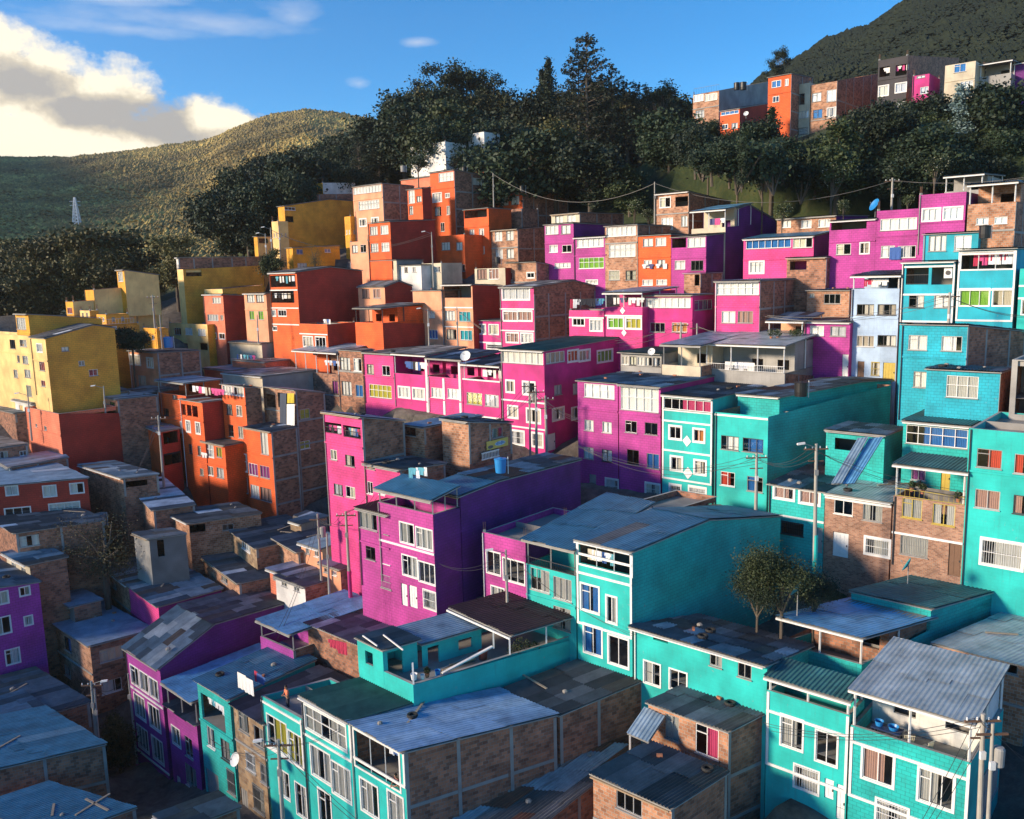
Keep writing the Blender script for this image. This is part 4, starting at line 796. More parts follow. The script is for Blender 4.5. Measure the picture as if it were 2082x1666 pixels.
HS['H7']=house('magenta hill house between the black and the cream one',(1890,150),1856,5.0,245,'MG','MG',Y=122,roof='f',wa=[W(1864,1881,154,10,'K'),W(1871,1888,184,14,'w'),W(1873,1886,217,12)],sink=3.5)
HS['H8']=house('cream hill house with white steel pergola on its roof',(1984,124),1922,5.0,240,'CR','CR',Y=120,roof='f',wa=[W(1940,1964,138,18,'U'),W(1953,1978,172,14,'w')],sink=3.5)
HS['H9']=house('hill house with open laundry attic and white gutter',(2056,148),1991,5.0,220,'GY','GY',Y=119,roof='n',ter=(1.6,'wht',.9,1.9,WHT,2),sink=3.5)
HS['H10']=house('purple hill house cut by the right border',(2140,120),2060,8.0,225,'VI','VI',Y=118,pk='old',wa=[W(2068,2082,190,14,'K')],sink=3.5)
# ---- lower left valley
HS['V1']=house('purple house with white window surrounds at the left edge',(-70,1205),-150,(79,1186),1350,'PM','PU',Y=67,pk='old',wb=[W(-12,16,1212,34,'s'),W(40,60,1200,22,'s'),W(-30,22,1275,34,'s'),W(50,66,1262,18,'s'),W(12,40,1335,30,'s')],bands=(),hb=50,cols=False)
HS['BR2']=house('orange brick house with curved wall and white striped roof',(183, 1316),(80, 1250),(310, 1282),1470,'BL','BR',Y=68,pk='zin',wa=[W(132,144,1310,26,'U'),W(103,110,1328,18),W(132,143,1365,20)],wb=[W(202,250,1330,26,'w'),W(206,248,1395,26,'K')],cols=False,sink=7,lev=1)
HS['LR1']=house('low house under a wide dark asphalt sheet roof at left',(46, 1470),(-60, 1395),(182, 1430),1520,'MG','BR',Y=60,pk='old',hb=47,nog=0,lev=1)
HS['LR2']=house('brick house with deep blue sheet roof in the lower left corner',(-40, 1573),(-150, 1490),(214, 1516),1680,'BR','BR',Y=52,pk='blu',hb=58,cols=True,lev=1)
HS['LR3']=house('low blue roofed shed at the bottom left corner',(120, 1700),(-60, 1645),(276, 1646),1760,'BR','BR',Y=47,pk='blu',hb=55,lev=1)
HS['LR4']=house('small shed with dark tin roof at the bottom below the turquoise house',(362, 1692),(317, 1660),(487, 1645),1760,'GY','BR',Y=47,pk='old',hb=62,lev=1)
HS['PG']=house('low magenta house with patched grey roof in the valley',(322, 1236),(262, 1192),(450, 1200),1330,'PI','VI',Y=70,pk='mix',hb=47,rag=1.8,sink=7,cols=False,lev=1)
HS['BLH']=house('brick house with torn bright blue roof and open porch',(596,1324),529,(772,1262),1345,'PU','BR',Y=60,roof='n',pk='sky',ter=(1.35,'sky',1.0,1.7,GREY,2),hb=50,nog=1,sink=4)
HS['STR']=house('low house under a long fibre-cement roof below the purple house',(745,1318),625,(900,1262),1360,'BR','BR',Y=57,pk='old',hb=47,nog=1)
HS['Z1']=house('stone walled house with shiny zinc roof below the orange block',(312, 1040),(256, 982),(396, 1028),1085,'BL','BR',Y=81,pk='wht',hb=47,lev=1)
HS['Z2']=house('stone walled house with dark corrugated roof left of the stone block cottage',(384, 1066),(338, 1043),(530, 1046),1110,'BL','BL',Y=79,pk='blk',wb=[W(380,418,1075,16,'o'),W(452,475,1072,12,'w')],hb=52,cols=False,lev=1)
HS['Z3']=house('stone block cottage with black corrugated roof beside the lamp post',(521, 1117),(458, 1073),(650, 1090),1135,'BS','BR',Y=75,pk='blk',wa=[W(492,508,1108,22,'w')],hb=50,lev=1)
HS['Z4']=house('low cottage with peeling brick wall and dark roof above the patched roof',(486, 1188),(384, 1113),(585, 1168),1225,'BL','BR',Y=72,pk='blk',wa=[W(396,410,1143,22),W(450,462,1175,18)],hb=50,lev=1)
HS['Z5']=house('brick lean-to with grey tilted roof near the concrete poles',(606, 1125),(556, 1096),(700, 1102),1160,'BL','BR',Y=73,pk='old',wa=[W(556,570,1128,28,'w')],hb=50,lev=1)
HS['Z6']=house('low long house under a broad black corrugated roof behind the tree',(32, 1086),(-40, 1045),(212, 1060),1140,'BR','BR',Y=75,pk='blk',wb=[W(40,80,1100,22,'w')],hb=54,lev=1)
HS['Z7']=house('tin shack with upright metal wall sheets in the valley',(303, 1097),(272, 1086),(378, 1088),1148,'GY','GD',Y=75,pk='old',wb=[W(320,334,1115,34,'o')],hb=50,lev=1)
HS['Z8']=house('red house with white window frames and balcony at left',(-60, 995),(-120, 955),(178, 974),1050,'RD','RD',Y=80,pk='zin',wb=[W(12,36,997,20,'s'),W(88,114,999,22,'s'),W(143,170,993,20,'s'),W(10,62,1040,14,'sG'),W(100,162,1030,14,'sG')],hb=56,cols=False,lev=1)
HS['Z9']=house('shed with patched checker roof beneath the orange houses',(250, 974),(162, 947),(322, 966),1010,'BL','BR',Y=85,pk='mix',hb=50,wb=[W(225,300,985,12,'o')],lev=1)
HS['Z10']=house('small orange house with pale flat roof left of the red house',(20, 953),(-5, 937),(138, 932),975,'OA','BR',Y=87,pk='zin',wa=[W(5,22,955,12,'s')],hb=56,lev=1)
HS['Z11']=house('brick house with grey sheet roof at the far left edge',(-20,915),-70,(56,905),950,'BR','BR',Y=91,pk='old',wb=[W(0,16,925,14,'w'),W(40,54,922,10,'w')],hb=56)
HS['Z12']=house('tin-roofed shanty at the foot of the yellow houses',(150,800),106,(250,790),840,'WH','PE',Y=103,pk='blk',rag=2,hb=50)
HS['Z13']=house('grey scrap-roofed shanty beside the coral block',(30,842),-40,(120,835),860,'BR','BR',Y=101,pk='mix',rag=2,hb=54)
HS['Z14']=house('green walled hut with ribbed roof behind the orange brick house',(120,1238),76,(185,1226),1262,'TE','TE',Y=76,pk='rib',hb=50,nog=1)
HS['Z15']=house('long tin-roofed shed filling the gap below the hot pink house',(640,1175),600,(712,1150),1195,'GY','BR',Y=71,pk='rst',hb=50,rag=1.6)
HS['Z16']=house('low roof of weathered sheets left of the hot pink house',(612,1068),590,(665,1052),1100,'BS','GY',Y=79,pk='mix',hb=50,rag=1.6)

for i,(lb,c,L,R,yb,a,b,Y,pk_) in enumerate([
('tiny coral hut with a bright patched roof above the long dark roof',(590,1172),548,(655,1155),1195,'CO','BR',70.5,'wht'),
('low peach shed with lilac-grey roof between the concrete poles',(655,1118),612,(705,1100),1140,'PE','CR',71.5,'zin'),
('coral shanty with rusty sheets right below the orange infill house',(455,1062),405,(498,1050),1085,'CO','RD',85,'rst'),
('ramshackle cream shed left of the brownish tree',(60,1150),12,(135,1135),1185,'CR','BR',72,'mix'),
('scrap shed with white awning beside the yellow corner',(70,822),30,(150,812),848,'WH','GY',100,'zin'),
('small peach shanty at the foot of the broad ochre flank',(205,805),165,(262,795),838,'PE','BL',101,'mix'),
('rusty shed wedged below the peach upper house',(300,802),255,(352,792),835,'PE','BR',103,'rst'),
('dark lean-to in the alley under the violet house eaves',(150,1235),100,(205,1222),1260,'GY','BR',73,'zin')]):
    HS['N%d'%i]=house(lb,c,L,R,yb,a,b,Y=Y,pk=pk_,hb=50,ov=.4,wa=[G(2,[c[1]+(yb-c[1])*.55],12,.45)],cols=False,rag=1.8)

HS['PGa']=house('pale brick half of the patched-roof house joined to the low magenta one',(261, 1192),(209, 1153),(395, 1158),1300,'BL','BR',Y=HS['PG']['L'].y,pk='mix',hb=47,rag=1.8,sink=7,cols=False,wa=[W(225,236,1190,8)],lev=1)
for i,(lb,c,L,R,yb,a,b,Y,pk_,kw) in enumerate([
('small bright yellow house with a flat roof stepping below the belvedere',(215,640),196,(262,640),665,'YE','YT',114,'f',{}),
('little yellow annex beside the pale stepped house',(182,632),162,(200,632),655,'YP','YT',116,'f',{}),
('ochre house with small windows right of the yellow cottage garden',(318,668),290,(342,668),715,'YE','YT',113,'f',{}),
('pale yellow house under the striped balcony of the long ochre house',(452,588),415,(535,580),625,'YP','YT',123.5,'f',{}),
('yellow tower stub at the left end of the big ochre house',(565,450),552,(585,450),520,'YP','YP',137,'f',{}),
('white and ochre house at the right end of the big ochre flank',(712,440),700,(735,440),520,'YE','YE',138,'f',{}),
('low purple house with a huge grey patched roof filling the lower left valley',(60,1520),-40,(150,1490),1570,'PM','BR',56,'mix',{}),
('rust-roofed peach shed at the foot of the concrete poles',(692,1160),650,(722,1148),1185,'PE','BS',68.5,'rst',{}),
('cream hut with bright sheets under the dark brick building',(640,1062),600,(662,1052),1090,'CR','GY',82,'wht',{}),
('white shed with long old sheets right of the peeling cottage',(620,1195),560,(690,1175),1218,'WH','BL',68,'old',{}),
('tiny shed with green sheets beside the green walled hut',(100,1215),60,(140,1205),1240,'GY','BR',75,'grn',{}),
('flat shed with blue sheets right of the curved orange brick house',(300,1345),262,(345,1325),1380,'BR','BR',67,'blu',{}),
]):
    HS['Q%d'%i]=house(lb,c,L,R,yb,a,b,Y=Y,pk=pk_ if pk_!='f' else 'old',roof='f' if pk_=='f' else 's',hb=50 if i>5 else HB,wa=[G(2,[c[1]+(yb-c[1])*.4],9,.45)],wb=[G(2,[c[1]+(yb-c[1])*.4],8,.3)] if i<6 else [],cols=False,rag=1.8,nog=1,sink=5)
# ================================================================= ground
GP=list(GROUND)
def g(px,py,Y): p=at(px,py,Y); GP.append((p.x,p.y,p.z))
for a in [(1100,430,150),(1300,390,138),(1500,370,118),(1650,340,116),(1500,300,124),(1600,292,126),(1900,255,118),(1480,292,123),(1530,292,123),(1570,295,128),(1700,262,126),(1800,248,122),(1950,245,117),(2050,225,116),(1430,292,138),(2082,235,116),(1750,400,104),(1950,345,108),(1400,300,150),(1200,330,160),(1000,330,165),(850,340,178),(700,400,172),(600,450,165),(450,520,170),(350,600,165),(200,640,160),(50,640,140),(-150,640,130),(1000,280,200),(700,350,230),(1300,230,200),(1500,230,170),(1900,190,160),(2200,170,160),(2300,230,120),(2400,500,80),(2300,900,55),(2400,1300,42),(2300,1800,36),(1700,1750,37),(1300,1900,34),(900,1980,36),(500,1760,46),(300,1720,52),(100,1780,50),(-200,1500,60),(-300,1100,90),(-300,850,110),(300,1640,60),(250,1600,66),(1600,1190,52),(1700,1150,53),(1750,1165,55),(1000,1240,60),(750,1230,64),(600,1100,84),(650,1220,72),(450,1130,84),(200,1160,80),(150,1200,82),(1180,1000,66),(300,640,128),(550,560,128)]: g(*a)
import numpy as np
GA=np.array(GP)
def gz_raw(x,y,p=3.0):
    d2=(GA[:,0]-x)**2+(GA[:,1]-y)**2+.5; w=d2**(-p/2*1.15); return float((w*GA[:,2]).sum()/w.sum())
NX,NY=150,170; X0,X1,Y0_,Y1_=-170.,190.,18.,260.
gx=np.linspace(X0,X1,NX); gy=np.linspace(Y0_,Y1_,NY); GZ=np.zeros((NY,NX))
for j in range(NY):
    for i in range(NX): GZ[j,i]=gz_raw(gx[i],gy[j])
K=GZ.copy()
K[1:-1,1:-1]=(GZ[1:-1,1:-1]*4+GZ[:-2,1:-1]+GZ[2:,1:-1]+GZ[1:-1,:-2]+GZ[1:-1,2:])/8; GZ=K
for quad,zt,zb in FOOT:      # terrace the slope so no roof is buried
    q=[V((p.x,p.y)) for p in quad]; cen=(q[0]+q[1]+q[2]+q[3])/4; E=11.0
    xs=[p.x for p in q]; ys=[p.y for p in q]
    i0=max(0,int((min(xs)-E-X0)/(X1-X0)*(NX-1))); i1=min(NX-1,int((max(xs)+E-X0)/(X1-X0)*(NX-1))+1)
    j0=max(0,int((min(ys)-E-Y0_)/(Y1_-Y0_)*(NY-1))); j1=min(NY-1,int((max(ys)+E-Y0_)/(Y1_-Y0_)*(NY-1))+1)
    for j in range(j0,j1+1):
        for i in range(i0,i1+1):
            p=V((gx[i],gy[j])); d=-9
            for k in range(4):
                a=q[k]; b=q[(k+1)%4]; e=b-a; L_=e.length
                if L_<.01: continue
                n=V((e.y,-e.x))/L_
                if n.dot(cen-a)>0: n=-n
                d=max(d,n.dot(p-a))
            if d<E:
                lim=min(zb-.3,zt) if d<1.2 else zt-.4+.42*(d-1.2)
                if d<1.2: lim=min(zt,zb+1.0) if d<-.5 else min(zt,zb+1.5)
                GZ[j,i]=min(GZ[j,i],lim)
def gz(x,y):
    fx=min(max((x-X0)/(X1-X0)*(NX-1),0),NX-1.001); fy=min(max((y-Y0_)/(Y1_-Y0_)*(NY-1),0),NY-1.001); i=int(fx);j=int(fy);a=fx-i;b=fy-j
    return float((GZ[j,i]*(1-a)+GZ[j,i+1]*a)*(1-b)+(GZ[j+1,i]*(1-a)+GZ[j+1,i+1]*a)*b)
def gm(name,cols,sc=(.15,1.3)):
    m,nt,b=mat_new(name); g_=nd(nt,'ShaderNodeNewGeometry')
    n=nd(nt,'ShaderNodeTexNoise',{'Vector':g_.outputs['Position'],'Scale':sc[0],'Detail':8.0,'Roughness':.7}); n2=nd(nt,'ShaderNodeTexNoise',{'Vector':g_.outputs['Position'],'Scale':sc[1],'Detail':6.0,'Roughness':.7})
    ad=nd(nt,'ShaderNodeMath',{0:n.outputs['Fac'],1:n2.outputs['Fac']},operation='ADD'); hf=nd(nt,'ShaderNodeMath',{0:ad.outputs[0],1:.5},operation='MULTIPLY')
    r=nd(nt,'ShaderNodeValToRGB',{0:hf.outputs[0]}); e=r.color_ramp.elements; e[0].position=.38; e[0].color=C4(cols[0]); e[1].position=.62; e[1].color=C4(cols[2]); x=e.new(.5); x.color=C4(cols[1])
    nt.links.new(r.outputs[0],b.inputs['Base Color']); b.inputs['Roughness'].default_value=.95
    bp=nd(nt,'ShaderNodeBump',{'Height':n2.outputs['Fac'],'Strength':.5,'Distance':.3}); nt.links.new(bp.outputs[0],b.inputs['Normal']); return m
DIRT=gm('packed_earth',[(.05,.045,.04),(.11,.095,.08),(.17,.15,.125)]); GRASS=gm('rough_grass',[(.014,.026,.008),(.032,.05,.013),(.06,.064,.02)])
mb=MB(); idx={}
me=bpy.data.meshes.new('ground'); vs=[(float(gx[i]),float(gy[j]),float(GZ[j,i])) for j in range(NY) for i in range(NX)]; fs=[(j*NX+i,j*NX+i+1,(j+1)*NX+i+1,(j+1)*NX+i) for j in range(NY-1) for i in range(NX-1)]
me.from_pydata(vs,[],fs); me.materials.append(DIRT); me.materials.append(GRASS)
for p in me.polygons:
    c=p.center; px,py=pix(V(c)); 
    green=(py<470 and c.y>98 and not(px<1000 and py>430)) or c.y>150 or (1500<px<1760 and 1080<py<1220 and 48<c.y<60)
    p.material_index=1 if green else 0; p.use_smooth=True
go=bpy.data.objects.new('ground',me); scene.collection.objects.link(go); go['kind']='structure'
# hills --------------------------------------------------------------
from mathutils import noise as mn
def interp(t,pts):
    for a,b in zip(pts,pts[1:]):
        if t<=b[0]: 
            f=(t-a[0])/(b[0]-a[0]); return [a[i]+(b[i]-a[i])*f for i in range(1,len(a))]
    return list(pts[-1][1:])
def hill(name,cols,nrow,mat,amp,ridge=1.0):
    """cols: (px, skyline row, skyline distance, foot row, foot distance)"""
    n=120; V_=[];F_=[]
    for i in range(n+1):
        px=cols[0][0]+(cols[-1][0]-cols[0][0])*i/n; ys,Ys,yf,Yf=interp(px,cols)
        A=at(px,ys,Ys); B=at(px,yf,Yf)
        for j in range(nrow+1):
            t=j/nrow; e=t**.9; P=B+(A-B)*e
            h=mn.fractal(P*(1/ (60 if amp>4 else 22)),1,2,5)*amp*math.sin(math.pi*t)
            V_.append((P.x,P.y,P.z+h*.8))
        Q=A+V((0,Ys*.25,-Ys*.12)); V_.append(tuple(Q))
    m_=nrow+2
    for i in range(n):
        for j in range(m_-1): F_.append((i*m_+j,(i+1)*m_+j,(i+1)*m_+j+1,i*m_+j+1))
    me=bpy.data.meshes.new(name); me.from_pydata(V_,[],F_); me.materials.append(mat); me.polygons.foreach_set('use_smooth',[True]*len(F_)); me.update()
    o=bpy.data.objects.new(name,me); scene.collection.objects.link(o); o['kind']='structure'; return V_,m_,n
FARM=gm('far_hill_scrub',[(.075,.068,.028),(.23,.17,.055),(.68,.50,.14)],(.012,.3)); 
FAR=[(-500,330,900,640,230),(-100,330,900,640,220),(0,322,900,640,215),(140,322,900,640,215),(250,310,880,640,215),(420,287,850,640,215),(480,262,830,630,220),(540,238,810,620,225),(620,224,800,600,230),(700,234,800,560,240),(760,248,800,500,250),(900,330,800,480,260),(1100,380,800,470,260)]
MTN=[(1380,330,330,330,230),(1460,260,330,300,200),(1540,165,330,290,175),(1600,135,330,280,165),(1680,80,340,270,160),(1760,58,350,260,158),(1830,10,350,250,155),(1920,-50,360,240,152),(2082,-130,380,230,150),(2400,-260,400,230,145)]
# unseen ridge left of the view, added to shade the valley and far hill
rv_=[];rf=[]
for i in range(61):
    y=-160+19*i; top=(84 if y<140 else 84+(y-140)*.13)+mn.fractal(V((y/60,3,1)),1,2,4)*3.5
    for j,(x,z) in enumerate(((-250,-35),(-300,0),(-345,top*.55),(-385,top*.88),(-410,top),(-450,top*.9),(-560,20))): rv_.append((x+mn.noise(V((y/40,j,0)))*9-max(0,y-430)*.45,y,z+ (mn.noise(V((y/30,j,5)))*3 if j!=4 else 0)))
for i in range(60):
    for j in range(6): rf.append((i*7+j,i*7+j+1,(i+1)*7+j+1,(i+1)*7+j))
me=bpy.data.meshes.new('shadow_ridge'); me.from_pydata(rv_,[],rf); me.materials.append(FARM); o=bpy.data.objects.new('shadow_ridge',me); scene.collection.objects.link(o); o['kind']='structure'
MTM=gm('mountain_forest_leaf',[(.004,.009,.004),(.009,.017,.007),(.021,.028,.010)],(.06,.5))
FV,fm_,fn=hill('far_hill',FAR,40,FARM,9); MV,mm_,mn_=hill('mountain_slope',MTN,24,MTM,3)
# ================================================================= vegetation
def leafm(name,c,c2):
    m,nt,b=mat_new(name); g_=nd(nt,'ShaderNodeNewGeometry'); oi=nd(nt,'ShaderNodeObjectInfo')
    n=nd(nt,'ShaderNodeTexNoise',{'Vector':g_.outputs['Position'],'Scale':.7,'Detail':4.0}); r=nd(nt,'ShaderNodeMapRange',{0:n.outputs['Fac'],1:.35,2:.65})
    mx=nd(nt,'ShaderNodeMixRGB',{0:r.outputs[0],1:C4(c),2:C4(c2)}); hs=nd(nt,'ShaderNodeMapRange',{0:oi.outputs['Random'],3:.65,4:1.35}); k=nd(nt,'ShaderNodeMixRGB',{0:1.0,1:mx.outputs[0],2:hs.outputs[0]},blend_type='MULTIPLY')
    nt.links.new(k.outputs[0],b.inputs['Base Color']); b.inputs['Roughness'].default_value=.7
    return m
LF={'dark':leafm('leaf_dark',(.008,.022,.009),(.021,.040,.015)),'olive':leafm('leaf_olive',(.045,.048,.012),(.10,.092,.026)),'blue':leafm('leaf_bluegrey',(.12,.19,.19),(.20,.28,.28)),'pine':leafm('leaf_pine',(.009,.02,.010),(.02,.035,.014)),'mid':leafm('leaf_mid',(.020,.038,.010),(.048,.066,.018)),'brown':leafm('leaf_brown',(.07,.055,.02),(.11,.10,.03))}
BARK=plain('bark',(.10,.08,.06),.9,0,.3,2); FLOW=plain('white_blossom',(.62,.62,.48),.8)
def rv(): 
    while 1:
        v=V((random.uniform(-1,1),random.uniform(-1,1),random.uniform(-1,1)))
        if .05<v.length<1: return v
def leafq(mb,p,s,mat,up=.0):
    n=rv().normalized(); n.z+=up; n.normalize(); x=n.orthogonal().normalized(); y=n.cross(x); a=random.uniform(0,6.3); x,y=x*math.cos(a)+y*math.sin(a),y*math.cos(a)-x*math.sin(a)
    mb.poly([p-x*s,p+y*s*.6,p+x*s,p-y*s*.6],mat,[(0,0)]*4)
def proto(kind,h,mat,leaf=.3,dens=1.0,flower=0):
    """returns (trunk mesh, crown mesh) standing at the origin, height h"""
    t=MB(); c=MB()
    def limb(a,b,r0,r1,bend=.3):
        mid=(a+b)/2+V((random.uniform(-bend,bend),random.uniform(-bend,bend),0)); t.tube(a,mid,r0,(r0+r1)/2,BARK,6,False); t.tube(mid,b,(r0+r1)/2,r1,BARK,6,False)
    def clump(p,rx,rz,n):
        for _ in range(int(n*dens)):
            v=V((random.gauss(0,.52),random.gauss(0,.52),random.gauss(0,.55))); q=p+V((v.x*rx,v.y*rx,v.z*rz)); leafq(c,q,leaf*random.uniform(.6,1.3),mat,.3)
        if flower:
            for _ in range(int(n*flower)):
                v=rv().normalized(); leafq(c,p+V((v.x*rx,v.y*rx,v.z*rz))*1.03,leaf*.5,FLOW)
    if kind=='broad':
        limb(V((0,0,-1)),V((0,0,h*.45)),h*.03,h*.02)
        for i in range(17):
            a=random.uniform(0,6.3); r=random.uniform(.05,.32)*h; z=h*random.uniform(.18,.88); r*=1.15-abs(z/h-.6); p=V((r*math.cos(a),r*math.sin(a),z)); limb(V((0,0,h*.35)),p,h*.012,h*.004); clump(p,h*random.uniform(.12,.2),h*random.uniform(.09,.14),230)
    if kind=='euc':
        limb(V((0,0,-1)),V((h*.02,0,h*.55)),h*.016,h*.010,.4)
        for i in range(30):
            a=random.uniform(0,6.3); z=h*random.uniform(.45,1); r=random.uniform(.05,.26)*h*(1.3-z/h*.6); p=V((r*math.cos(a),r*math.sin(a),z)); limb(V((h*.02,0,h*random.uniform(.4,.62))),p,h*.006,h*.002,.5); clump(p,h*random.uniform(.045,.075),h*random.uniform(.04,.06),75)
    if kind=='pine':
        limb(V((0,0,-1)),V((0,0,h*.98)),h*.016,h*.002,.1)
        z=h*.12
        while z<h*.97:
            f=1-z/h; R=h*(.06+.26*f**.8)*random.uniform(.75,1.15); nb=random.randint(5,8)
            for k in range(nb):
                a=random.uniform(0,6.3); e=V((R*math.cos(a),R*math.sin(a),R*random.uniform(.05,.45))); b0=V((0,0,z)); t.tube(b0,b0+e,h*.003,h*.001,BARK,4,False)
                nq=int(26*dens*(.3+f))
                for q in range(nq):
                    s=random.uniform(.2,1.05)**.7; leafq(c,b0+e*s+rv()*h*.017,leaf*random.uniform(.5,1.1),mat,.2)
            z+=h*random.uniform(.03,.05)
        clump(V((0,0,h*.96)),h*.012,h*.05,25)
    if kind=='column':
        limb(V((0,0,-1)),V((0,0,h*.8)),h*.015,h*.005)
        for i in range(12):
            z=h*(.15+.8*i/11); r=h*.10*(1-(z/h-.45)**2*2.6); a=random.uniform(0,6.3); clump(V((r*.5*math.cos(a),r*.5*math.sin(a),z)),r,h*.07,150)
    if kind=='bush':
        for i in range(6):
            a=random.uniform(0,6.3); r=h*random.uniform(.0,.4); p=V((r*math.cos(a),r*math.sin(a),h*random.uniform(.35,.7))); limb(V((0,0,-.3)),p,h*.02,h*.008,.1); clump(p,h*.24,h*.2,170)
    out=[]
    for k,b in(('trunk',t),('crown',c)):
        o=b.build(k); out.append(o.data); bpy.data.objects.remove(o)
    return out
PR={}
for k,(kd,h,mt,lf,dn,fl) in {'broad1':('broad',10,'dark',.24,2.5,0),'broad2':('broad',10,'mid',.24,2.5,0),'broad3':('broad',10,'dark',.24,2.6,0),'olive':('broad',10,'olive',.22,2.4,0),'euc':('euc',20,'dark',.24,2.4,0),'euc2':('euc',20,'dark',.24,2.4,0),'pine':('pine',20,'pine',.25,1.9,0),'pine2':('pine',20,'pine',.25,1.9,0),'col':('column',12,'dark',.2,1.8,0),'blue':('column',10,'blue',.22,1.6,0),'flow':('bush',5,'mid',.17,1,.10),'bush':('bush',5,'dark',.2,1,0),'brown':('broad',10,'brown',.09,1.2,0),'near':('bush',6,'mid',.085,18,0),'near2':('bush',6,'dark',.08,15,0)}.items():
    PR[k]=(proto(kd,h,LF[mt],lf,dn,fl),h)
NT=0
def tree(kind,x,y,h,label,group,z=None,cat='tree',wide=1.0,name='tree',sinkz=.3):
    global NT
    (tm,cm_),h0=PR[kind]; s=h/h0
    z=gz(x,y) if z is None else z
    r=bpy.data.objects.new(name,None); scene.collection.objects.link(r); r.location=(x,y,z-sinkz); r.rotation_euler=(0,0,random.uniform(0,6.28)); r.scale=(s*wide,s*wide,s); tag(r,label,cat,group)
    for nm,d in(('trunk',tm),('crown',cm_)):
        o=bpy.data.objects.new(nm,d); scene.collection.objects.link(o); o.parent=r
    NT+=1; return r
def treepx(kind,px,pybase,Y,topy,label,group=None,wide=1.0,**k):
    P=at(px,pybase,Y); T=at(px,topy,Y)
    q=tree(kind,P.x,P.y,T.z-P.z,label,group,z=P.z,wide=wide,**k); dr=P.z-gz(P.x,P.y)
    if dr>.4:
        h0=PR[kind][1]; s=(T.z-P.z)/h0; m=MB(); m.tube(V((0,0,-dr/s-1)),V((0,0,h0*.35)),h0*.03,h0*.022,BARK,7); m.build('trunk',q)
    return q
G1='trees of the dark forest behind the houses'; L1='dark green tree standing in the dense forest behind the houses'
# forest mass (jittered rows from the skyline down)
def band(pts,Y0f,Y1f,n,kinds,h0,h1,label,group):
    """pts: picture outline (px, top row, bottom row)"""
    for i in range(n):
        for _ in range(30):
            px=random.uniform(pts[0][0],pts[-1][0]); yt,yb=interp(px,pts)
            py=random.uniform(yt,yb); f=(py-yt)/max(yb-yt,1); Y=Y1f+(Y0f-Y1f)*f+random.uniform(-4,4)
            P=at(px,py,Y)
            if all((P.x-q[0])**2+(P.y-q[1])**2>5 for q in TP): break
        TP.append((P.x,P.y)); k=random.choice(kinds)
        hh=random.uniform(h0,h1); tree(k,P.x,P.y,hh,label,group,z=P.z-hh*.35,wide=random.uniform(.9,1.35),name={'pine':'pine_tree','pine2':'pine_tree','euc':'eucalyptus_tree','euc2':'eucalyptus_tree','flow':'flowering_shrub','bush':'shrub','col':'slender_tree'}.get(k,'broadleaf_tree'))
TP=[]
band([(440,430,480),(520,375,450),(640,345,410),(720,325,370),(800,290,355)],158,190,60,['broad1','broad3','col','pine2','broad1'],8,12,'dark tree on the wooded slope left of the upper houses','trees on the wooded slope at left')
band([(800,275,330),(900,265,310),(1000,250,380),(1150,250,420),(1280,250,430),(1400,260,370)],153,184,66,['broad1','broad3','broad2','broad1','pine','olive'],10,15,'dark dense tree in the forest above the orange and magenta houses','trees of the forest above the houses')
band([(1400,300,335),(1480,310,345),(1600,310,350),(1700,290,420),(1850,262,400),(2000,250,370),(2082,245,350)],100,124,50,['broad1','broad3','bush','broad2','col','bush'],4.5,8,'dark tree on the steep bank below the hill houses','trees on the bank below the hill houses')
band([(460,440,500),(540,400,480),(600,400,430)],146,160,16,['broad1','col','broad3'],9,13,'dark tree beside the yellow houses at the forest foot','trees beside the big ochre house')
band([(-60,570,640),(80,540,610),(190,530,590),(250,560,600)],142,160,22,['olive','broad2','olive'],7,11,'olive brown tree in the clump behind the yellow quarter','olive trees behind the yellow quarter')
# named skyline trees
for a in [('euc',905,345,182,132,'tall eucalyptus with airy rounded crown, leftmost of the skyline group'),('euc2',955,345,184,140,'eucalyptus with open branches against the sky in the middle of the skyline group'),('euc',1005,345,180,160,'eucalyptus at the right of the airy skyline group'),('euc2',870,330,178,185,'lower eucalyptus at the left end of the airy skyline group'),('euc',1040,320,176,205,'small leaning eucalyptus beside the gap in the skyline'),
          ('pine',1195,330,158,66,'very tall pine spire, the highest tree on the skyline'),('pine2',1178,330,160,95,'pine spire just left of the tallest one'),('pine2',1245,330,160,128,'narrow pine right of the tallest spire'),('pine',1300,320,162,165,'short pine pair spire in the right of the forest skyline'),('col',1120,300,170,118,'bare twiggy poplar left of the tallest pine'),('col',1102,300,172,140,'shorter twiggy poplar left of the tallest pine'),('euc2',1338,330,165,170,'rounded eucalyptus near the hill houses on the skyline'),
          ('euc',1583,200,200,100,'lone small eucalyptus on the mountain edge left of the hill houses'),('pine',1275,330,160,160,'middle pine spire between the narrow pine and the rounded eucalyptus'),
          ('pine2',1005,420,150,310,'drooping dark conifer in front of the coral house')]:
    treepx(a[0],a[1],a[2],a[3],a[4],a[5],None,1.25 if a[0].startswith('euc') else (.95 if a[0]!='pine' else 1.15),name={'e':'eucalyptus_tree','p':'pine_tree','c':'poplar_tree'}[a[0][0]])
